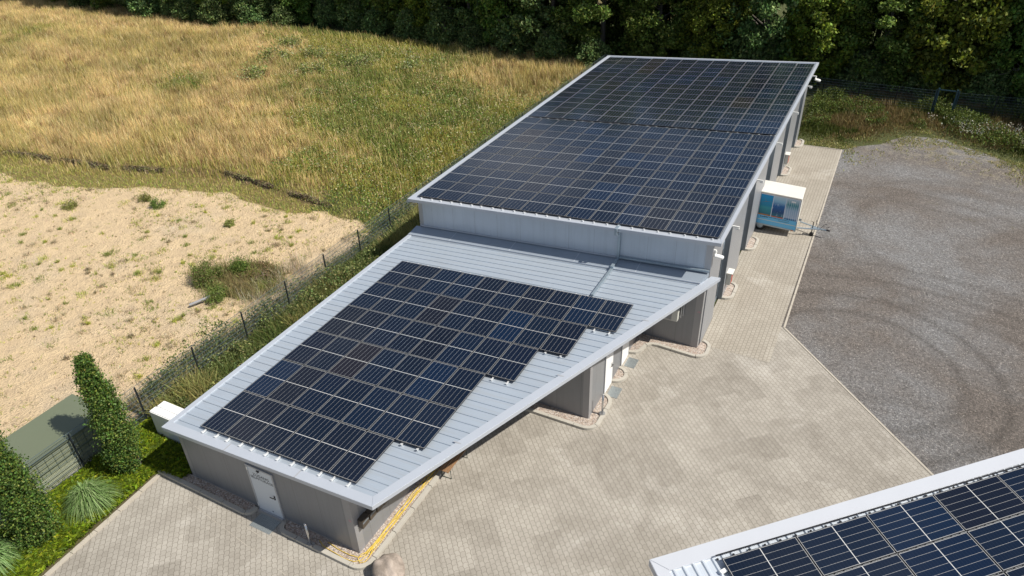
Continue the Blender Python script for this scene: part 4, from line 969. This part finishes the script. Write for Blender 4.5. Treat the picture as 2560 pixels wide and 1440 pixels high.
# a transition of short green grass at the sand edge and along the bank
def edge_d(x, y): d = y - sand_edge(x); return np.where((x < -5) & (d > -.9) & (d < 2.2), np.exp(-((d - .5) / .9) ** 2), 0)
x, y = scatter(-60, -5, 8, 22, 60000, edge_d); N = len(x)
veg('verge_grass', [blades(x, y, ground_z(x, y), rg.uniform(.06, .25, N), np.full(N, .03), jit(pick([[.32, .34, .07], [.40, .37, .11], [.22, .28, .05], [.50, .42, .17]], N), N, .2), .6)], 'blade', 'short green grass fringe along the edge of the sand', 'grass', 'stuff')
# weeds on both sides of the left fence ---------------------------------------
def strip_d(x, y):
    e = -6.0 + .9 * (fbm(x, y, .5, 71) - .5) * 2 - .5 * sstep(16, 22, y); return ((x > e) & (x < -1.45) & ~((x > -4.1) & (y < 1.7))) * 1.0
x, y = scatter(-7.4, -1.4, 1.2, 50.5, 190000, strip_d); N = len(x); mid = np.exp(-((x + 3.3) / 1.6) ** 2)
pn = fbm(x, y, .6, 73); hgt = rg.uniform(.15, .55, N) * (.55 + .9 * pn) * (.7 + .8 * mid) * 1.5 + .05
base = np.where(pn[:, None] > .52, np.array([[.30, .28, .10]]), np.array([[.13, .165, .045]])); base = np.where((x[:, None] < -4.9) & (rg.random((N, 1)) < .55), np.array([[.40, .35, .22]]), base)
parts = [blades(x, y, np.zeros(N) - .02, hgt, np.full(N, .035), jit(base, N, .2), .45)]
x, y = scatter(-6.3, -1.5, 1.7, 50, 170000, lambda a, c: strip_d(a, c) * (.3 + .7 * (fbm(a, c, .7, 75) > .45))); N = len(x)
hz = rg.uniform(.1, 1, N) * (.25 + 2.4 * np.clip(fbm(x, y, .8, 77) - .2, 0, 1)); P = np.stack([x, y, hz], -1)
parts.append(cards(P, np.full(N, .07), jit(pick([[.13, .17, .05], [.18, .20, .065], [.08, .115, .03], [.26, .26, .10]], N), N, .25)))
veg('fence_weeds', parts, 'leaf', 'tall green weeds grown through the left fence beside the buildings', 'weeds', 'stuff')
# verge before the far fence ---------------------------------------------------
def far_d(x, y):
    e = np.interp(x, YE_X, YE_Y); return np.clip((y - e + 1.5 * (fbm(x, y, .5, 81) - .5)) / 3.5, 0, 1) * (x > 13.0)
x, y = scatter(13, 36, 37, 55, 110000, far_d); N = len(x); e = np.interp(x, YE_X, YE_Y)
hgt = rg.uniform(.12, .55, N) * np.clip((y - e) / 4.5, .2, 1.25); pn = fbm(x, y, .5, 83)[:, None]
parts = [blades(x, y, np.zeros(N) - .03, hgt, np.full(N, .05), jit(np.where(pn > .52, np.array([[.24, .20, .075]]), np.array([[.09, .12, .025]])), N, .22), .4)]
x, y = scatter(13, 36, 44, 52, 60000, lambda a, c: far_d(a, c) * (fbm(a, c, .4, 85) > .47)); N = len(x)
parts.append(cards(np.stack([x, y, rg.uniform(.2, 1.1, N) * fbm(x, y, .9, 87) * 1.5], -1), np.full(N, .075), jit(pick([[.09, .15, .025], [.16, .22, .04], [.06, .10, .02]], N), N, .2)))
x, y = scatter(21, 34, 42.5, 48.5, 3500, lambda a, c: (fbm(a, c, .6, 89) > .52) * (c > np.interp(a, YE_X, YE_Y) + 1)); N = len(x)
parts.append(cards(np.stack([x, y, rg.uniform(.5, .8, N)], -1), np.full(N, .06), jit(pick([[.75, .74, .66], [.6, .6, .45]], N), N, .08)))
veg('verge_weeds', parts, 'leaf', 'rough grass and weeds with white flowers before the far fence', 'weeds', 'stuff')
x, y = scatter(13.1, 34, 34, 47, 60000, lambda a, c: np.exp(-((np.interp(a, YE_X, YE_Y) - c) / 2.2) ** 2) * ((a > 16.3) | (c > 40.6)) * (fbm(a, c, .9, 91) > .5)); N = len(x)
veg('yard_sprigs', [blades(x, y, np.zeros(N), rg.uniform(.03, .12, N), np.full(N, .04), jit(pick([[.30, .26, .09], [.20, .22, .05], [.42, .36, .17]], N), N), .8)], 'blade', 'short sprigs creeping over the gravel at its far edge', 'weeds', 'stuff')
# eroded turf bank: ragged dark clods hanging over the step
x = rg.uniform(-38, -10.8, 14000); y = np.interp(x, RXs, RYs) + rg.normal(0, .05, 14000); s, g, bk, n = region(x, y); k = (bk > .25) & in_view(x, y, 0.); x, y = x[k], y[k]; N = len(x)
P = np.stack([x, y, ground_z(x, y) + rg.uniform(-.05, .12, N)], -1)
veg('turf_bank', [cards(P, np.full(N, .075), jit(pick([[.20, .16, .10], [.28, .22, .14], [.12, .09, .06], [.36, .32, .16], [.24, .26, .08]], N), N, .25), .3, 1.8)], 'blade', 'dark eroded turf bank between the meadow and the sand', 'earth bank', 'stuff')
# planting bed ground cover ------------------------------------------------------
m = MB(); m.prism([(-4.95, -20), (-1.95, -20), (-2.2, -5), (-2.40, -.6), (-1.4, -.5), (-1.12, -.2), (-1.12, 1.7), (-4.95, 1.7)], -.04, .05); o = mk('bed_soil', m, 'soil'); o['kind'] = 'structure'
def bed_d(x, y):
    xr = np.interp(y, [-12, -5.2, -.62, -.5, 0], [-1.95, -2.25, -2.45, -1.35, -1.2]); return ((x > -4.95) & (x < xr) & ~((x > -4.0) & (y > .6) & (y < 1.42))) * 1.0
x, y = scatter(-5, -1.1, -7.5, 1.6, 34000, bed_d); N = len(x); hb = .08 + .22 * fbm(x, y, 1.4, 95)
P = np.stack([x, y, hb * rg.uniform(.4, 1.15, N) + .03], -1)
parts = [cards(P, np.full(N, .075), jit(pick([[.22, .30, .012], [.15, .23, .01], [.30, .36, .02], [.09, .14, .008]], N), N, .2), .5, 2.6)]
parts.append(blades(x, y, np.full(N, .02), hb + .08, np.full(N, .018), jit(pick([[.15, .22, .012], [.10, .15, .01]], N), N, .2), .9))
veg('ground_cover', parts, 'leaf', 'bright green creeping ground cover filling the planting bed', 'ground cover', 'stuff')
# ornamental grasses
def fountain(x0, y0, R, H, n, label):
    V = []; F = []; col = []; o_ = 0; seg = 7
    for i in range(n):
        a = rnd.uniform(0, 2 * math.pi); r = R * rnd.uniform(.35, 1.1); hh_ = H * rnd.uniform(.65, 1.15) * (1.15 - .45 * r / R); wd = rnd.uniform(.010, .018); px, py = -math.sin(a), math.cos(a)
        c0 = np.array(rnd.choice([(.15, .24, .07), (.20, .30, .10), (.11, .19, .05), (.27, .35, .15)])) * rnd.uniform(.8, 1.2); sx, sy = x0 + rnd.gauss(0, .07), y0 + rnd.gauss(0, .07)
        for j in range(seg + 1):
            s_ = j / seg; rr_ = r * (s_ ** 1.3); zz_ = .03 + hh_ * (math.sin(s_ * math.pi * .5 * 1.45) - .42 * s_ ** 4); ww = wd * (1 - s_ * .8)
            bx, by = sx + math.cos(a) * rr_, sy + math.sin(a) * rr_
            V += [(bx - px * ww, by - py * ww, zz_), (bx + px * ww, by + py * ww, zz_)]; col += [c0, c0]
        for j in range(seg): q_ = o_ + 2 * j; F.append((q_, q_ + 1, q_ + 3, q_ + 2))
        o_ += 2 * (seg + 1)
    return veg('ornamental_grass', [(np.array(V), np.array(F), np.array(col))], 'blade', label, 'ornamental grass', None, 'fountain grasses in the bed', None, (x0, y0, 0))
fountain(-3.2, -2.72, .95, 1.05, 900, 'big fountain of ornamental grass between the two columnar trees'); fountain(-3.9, -5.75, .95, 1.0, 800, 'ornamental grass clump cut by the lower left picture corner')
# columnar trees
def crown_pts(n, fr, zc0, zc1, clump=.30, nc=200):
    """points in clumps over a column whose radius at height z is fr(z)"""
    cz = rg.uniform(zc0, zc1, nc); ca = rg.uniform(0, 2 * np.pi, nc); cr = fr(cz) * rg.uniform(.55, 1.0, nc)
    k = rg.integers(0, nc, n); off = rg.normal(0, clump, (n, 3)) * np.array([1, 1, .9]) * (.30 + .70 * (fr(cz[k]) / max(fr(cz))))[:, None]
    return np.stack([cr[k] * np.cos(ca[k]), cr[k] * np.sin(ca[k]), cz[k]], -1) + off
def columnar(x0, y0, H, R, label):
    t = thing('columnar_tree', label, 'tree', (x0, y0, 0), 0, 'narrow columnar trees in the bed')
    m = MB(); m.tube([(x0, y0, 0), (x0, y0, H * .5), (x0, y0, H * .9)], [.07, .045, .02], 8); mk('trunk', m, 'bark', t)
    fr = lambda z: R * np.clip(np.interp(z / H, [0, .05, .12, .3, .5, .7, .85, .95, 1.0], [.25, .55, .85, 1, .90, .62, .40, .26, .12]), .05, 2)
    P = crown_pts(38000, fr, .30, H * .97, .19, 120)
    V, F, c = cards(P, np.full(len(P), .05), jit(pick([[.06, .12, .02], [.08, .15, .025], [.12, .19, .035], [.04, .08, .015], [.18, .22, .04]], len(P)), len(P), .2))
    me = np_mesh('crown', V, F, c, 'col', 'leaf_column'); o = bpy.data.objects.new('crown', me); C.objects.link(o); o.parent = t
    for a in (.9, 3.9):
        m = MB(); m.tube([(x0 + .36 * math.cos(a), y0 + .36 * math.sin(a), 0), (x0 + .36 * math.cos(a), y0 + .36 * math.sin(a), .62)], .045, 8); mk('support_stake', m, 'bark', t)
columnar(-3.40, -1.0, 5.5, .38, 'slim columnar tree whose top leans over the sand beside the olive box'); columnar(-3.36, -4.4, 5.6, .44, 'columnar tree cut by the left picture edge')
# shrubs in the field ---------------------------------------------------------
def shrub(x0, y0, rx, ry, H, n, pal, label, size=.05, name='shrub', nc=40):
    t = thing(name, label, 'shrub', (x0, y0, float(ground_z(np.array(x0), np.array(y0)))), 0, 'wild shrubs in the field')
    ca = rg.uniform(0, 2 * np.pi, nc); cr = np.sqrt(rg.random(nc)) * .8; cz = rg.uniform(.15, .8, nc) * (1 - .5 * cr ** 2)
    k = rg.integers(0, nc, n); P = np.stack([rx * cr[k] * np.cos(ca[k]), ry * cr[k] * np.sin(ca[k]), H * cz[k]], -1) + rg.normal(0, .13, (n, 3)) * (1 + 1.2 * (rg.random((n, 1)) < .25)) * np.array([rx, ry, H * 1.3]); P[:, 2] = np.maximum(P[:, 2], .01)
    V, F, c = cards(P, np.full(n, size), jit(pick(pal, n), n, .2)); me = np_mesh('foliage', V, F, c, 'col', 'leaf'); o = bpy.data.objects.new('foliage', me); C.objects.link(o); o.parent = t
    m = MB()
    for i in range(9):
        a = rnd.uniform(0, 6.28); r = rnd.uniform(.2, .6); m.tube([(0, 0, 0), (rx * r * math.cos(a), ry * r * math.sin(a), H * .75)], [.012, .005], 4)
    mk('stem', m, 'bark', t, local=True)
GP = [[.11, .18, .03], [.15, .23, .04], [.08, .13, .025], [.22, .27, .07]]
shrub(-11.0, 9.8, 1.05, .95, 1.05, 8000, GP + [[.30, .33, .12], [.26, .20, .10]], 'bright green bush at the left rim of the sand hollow', .04, 'shrub', 22); shrub(-10.0, 11.0, .55, .5, .8, 4000, GP, 'small round green bush in the middle of the hollow')
shrub(-9.3, 8.7, .6, .7, .65, 3500, GP + [[.30, .33, .12]], 'low green bush beside the grey pipe in the sand', .04, 'shrub', 16)
shrub(-9.0, 11.4, 1.3, .9, .4, 7000, [[.26, .18, .09], [.20, .15, .07], [.28, .25, .10], [.18, .20, .05]], 'brown withered scrub at the back of the hollow')
for (x0, y0, s_, lb) in ((-22.1, 15.0, .45, 'yellow-green tussock on the sand near the meadow, third of three'), (-20.6, 14.7, .5, 'dark green bushy tussock on the sand below the bank'), (-25.6, 12.2, .5, 'olive tussock standing alone at the left of the sand'), (-14.6, 14.8, .35, 'small pale tussock alone in the middle of the sand')):
    shrub(x0, y0, s_, s_, s_ * 1.1, 1500, [[.26, .28, .07], [.20, .23, .06], [.32, .30, .11]] if 'dark' not in lb else GP, lb, .04, 'tussock', 14)
FPAL = [[.22, .27, .07], [.28, .31, .09], [.15, .20, .05], [.40, .40, .22], [.34, .30, .11]]
for i, (px, py, r_) in enumerate([(-36.5, 42.5, 1.6), (-33.5, 44.8, 1.5), (-30.0, 40.2, 1.4), (-33.8, 36.8, 1.6), (-27.2, 44.0, 1.5), (-38.5, 46.8, 1.3), (-22.0, 44.6, 1.3)]):
    shrub(px, py, r_ * 1.1, r_ * 1.0, r_ * .95, 1500, FPAL, ['young willow bush at the left of the meadow thicket', 'young willow bush at the back left of the thicket', 'young willow bush in the middle of the meadow', 'pale willow bush nearest the viewer in the meadow', 'young willow bush at the right of the thicket', 'young willow bush farthest left before the wood', 'young willow bush nearest the hall before the wood'][i], .11, 'willow_bush', 22)
x, y = scatter(-12.2, -6.8, 8.0, 13.2, 16000, lambda a, c: np.exp(-(((a + 9.4) / 2.1) ** 2 + ((c - 10.5) / 1.5) ** 2) ** 2) * .8); N = len(x); pn = fbm(x, y, .9, 101)[:, None]
veg('hollow_grass', [blades(x, y, ground_z(x, y), rg.uniform(.12, .5, N), np.full(N, .02), jit(np.where(pn > .5, np.array([[.26, .30, .08]]), np.array([[.30, .26, .11]])), N, .2), .6)], 'blade', 'green and brown grass filling the hollow in the sand', 'grass', 'stuff')
# pale dry grass tufts near the fence
x, y = scatter(-8.6, -5.4, 8.0, 15.5, 9000, lambda a, c: np.exp(-(((a + 7) / 1.2) ** 2 + ((c - 11.2) / 2.4) ** 2)) * (fbm(a, c, 1.2, 99) > .42)); N = len(x)
veg('straw_grass', [blades(x, y, ground_z(x, y), rg.uniform(.25, .75, N), np.full(N, .014), jit(pick([[.58, .50, .38], [.48, .42, .28], [.34, .33, .16]], N), N, .15), .6)], 'blade', 'bleached straw grass between the hollow and the fence', 'grass', 'stuff')
m = MB(); m.tube([(-9.9, 7.55, .12), (-9.4, 8.5, .22)], .07, 10); o = mk('pipe', m, 'trim_grey', None, off=(-9.7, 8.0, .1)); tag(o, 'short grey pipe lying on the sand at the hollow', 'pipe')

# ------------------------------------------------------------ the wood
def tree_proto(seed, H, R, zb, n, pal, leaf=.19, nc=190, name='broadleaf_tree'):
    global rg
    rg = np.random.default_rng(seed)
    t = thing(name, '', 'tree')
    m = MB(); m.tube([(0, 0, -.2), (.05, .03, 1.2), (.1, -.05, H * .35), (-.1, .1, H * .62), (0, 0, H * .9)], [.30, .24, .19, .12, .03], 9)
    for i in range(12):
        a = rnd.uniform(0, 6.28); z_ = H * rnd.uniform(.18, .75); L_ = R * rnd.uniform(.5, .95)
        m.tube([(0, 0, z_), (math.cos(a) * L_ * .5, math.sin(a) * L_ * .5, z_ + .8), (math.cos(a) * L_, math.sin(a) * L_, z_ + 1.3)], [.08, .05, .015], 6)
    mk('trunk', m, 'bark', t, local=True)
    cz = rg.uniform(zb, H, nc); tt = (cz - zb) / (H - zb); rad = R * np.sin(np.clip(tt * .86 + .14, 0, 1) * np.pi) ** .55
    ca = rg.uniform(0, 2 * np.pi, nc); cr = rad * np.sqrt(rg.uniform(.25, 1, nc)); cs = rg.uniform(.45, 1.0, nc)
    k = rg.integers(0, nc, n); d = rg.normal(size=(n, 3)); d /= np.linalg.norm(d, axis=1, keepdims=True)
    P = np.stack([cr[k] * np.cos(ca[k]), cr[k] * np.sin(ca[k]), cz[k]], -1) + d * (cs[k] * rg.uniform(.2, 1.3, n) ** .7)[:, None] * np.array([1, 1, .75])
    P[:, 2] = np.maximum(P[:, 2], .1)
    tone = rg.uniform(.75, 1.3, nc)[k][:, None]
    V, F, c = cards(P, np.full(n, leaf), np.clip(jit(pick(pal, n), n, .18) * tone * 1.15, .004, .6))
    me = np_mesh('crown', V, F, c, 'col', 'leaf'); o = bpy.data.objects.new('crown', me); C.objects.link(o); o.parent = t
    return t
TP = [[.085, .15, .025], [.12, .19, .035], [.06, .11, .02], [.18, .24, .05]]; TY = [[.13, .17, .02], [.18, .22, .025], [.08, .12, .018]]; TB = [[.09, .15, .045], [.13, .20, .065], [.06, .105, .03], [.20, .27, .09]]
protos = [tree_proto(1, 11.5, 3.9, .3, 44000, TP), tree_proto(2, 12.5, 4.3, .2, 46000, TB), tree_proto(3, 10.5, 3.6, .5, 40000, TY), tree_proto(4, 13.5, 4.6, .3, 46000, TP), tree_proto(5, 3.6, 2.1, .05, 9000, TB, .17, 60, 'hedge_shrub')]
first = [True] * 5; rnd.seed(21)
def plant(i, x, y, s, rz, label, group):
    o = protos[i] if first[i] else copy_tree(protos[i]); first[i] = False
    o.location = (x, y, 0); o.scale = (s, s, s * (1 + .1 * math.sin(x))); o.rotation_euler = (0, 0, rz); o['label'] = label; o['group'] = group
KIND = ['dark green', 'grey-green', 'yellow-green', 'tall dark']
front = []
edge = lambda x: np.interp(x, [-100, -80, -57, -50, -40, -22, -10, 5, 30, 60], [54, 54, 54.5, 55.5, 59.5, 56.0, 55.5, 56.0, 55.5, 56.5])
xx = -104.0
while xx < 44:
    front.append(xx); xx += rnd.uniform(4.2, 5.6)
seq = 0
for i, x in enumerate(front):
    k = [0, 1, 3, 0, 2, 1][i % 6] if x < 12 else [2, 3, 2, 0][i % 4]
    seq += 1
    plant(k, x, float(edge(x)) + rnd.uniform(-.3, .9), rnd.uniform(.85, 1.1), rnd.uniform(0, 6.28), '%s tree in the front row of the wood, %s from the left' % (KIND[k], ORD[seq - 1]), 'trees in the front row of the wood')
s2 = 0
for i, x in enumerate(np.arange(-96, 50, 6.6)):
    if 10 < x < 14: continue
    s2 += 1; plant(3, float(x), float(edge(x)) + 7.5 + rnd.uniform(-1, 1), rnd.uniform(1.0, 1.25), rnd.uniform(0, 6.28), 'tall tree in the second row of the wood, %s from the left' % ORD[s2 - 1], 'trees in the second row of the wood')
for i, (x, y) in enumerate([(39, 51.5), (43, 47), (35, 53.5)]):  # out-of-view trees added to throw shade on the far verge
    plant(3, x, y, 1.0, i * 2., ['tree beyond the right end of the far fence', 'tree right of the yard, nearer the viewer', 'tree just behind the far fence at the right edge'][i], 'trees right of the yard')
s3 = 0
hx = -66.0
while hx < 40:
    if not (9.5 < hx < 12.5):
        s3 += 1; plant(4, hx, float(edge(hx)) - 2.6 + rnd.uniform(-.5, .5) + (0 if hx < -5 else 1.4), rnd.uniform(.55, 1.0), rnd.uniform(0, 6.28), 'low shrub at the foot of the wood, %s from the left' % ORD[s3 - 1], 'shrubs along the foot of the wood')
    hx += rnd.uniform(3.4, 5.2)
# thick old trunk seen behind the hall
t = thing('old_tree', 'thick pale old trunk standing dark behind the hall roof', 'tree', (4.0, 57.2, 0))
m = MB(); m.tube([(4.0, 57.2, -.3), (4.02, 57.2, 1), (4.1, 57.25, 3.5), (4.5, 57.3, 6.5), (5.0, 57.4, 11)], [1.05, .85, .72, .6, .35], 14); m.tube([(4.3, 57.3, 5), (2.9, 57.0, 8), (1.8, 57, 11)], [.4, .28, .12], 8); mk('trunk', m, 'bark', t)
P = crown_pts(12000, lambda z: 4.0 + 0 * z, 8.5, 14, .8, 90); V, F, c = cards(P, np.full(len(P), .26), jit(pick(TP, len(P)), len(P)))
me = np_mesh('crown', V, F, c, 'col', 'leaf'); o = bpy.data.objects.new('crown', me); C.objects.link(o); o.parent = t
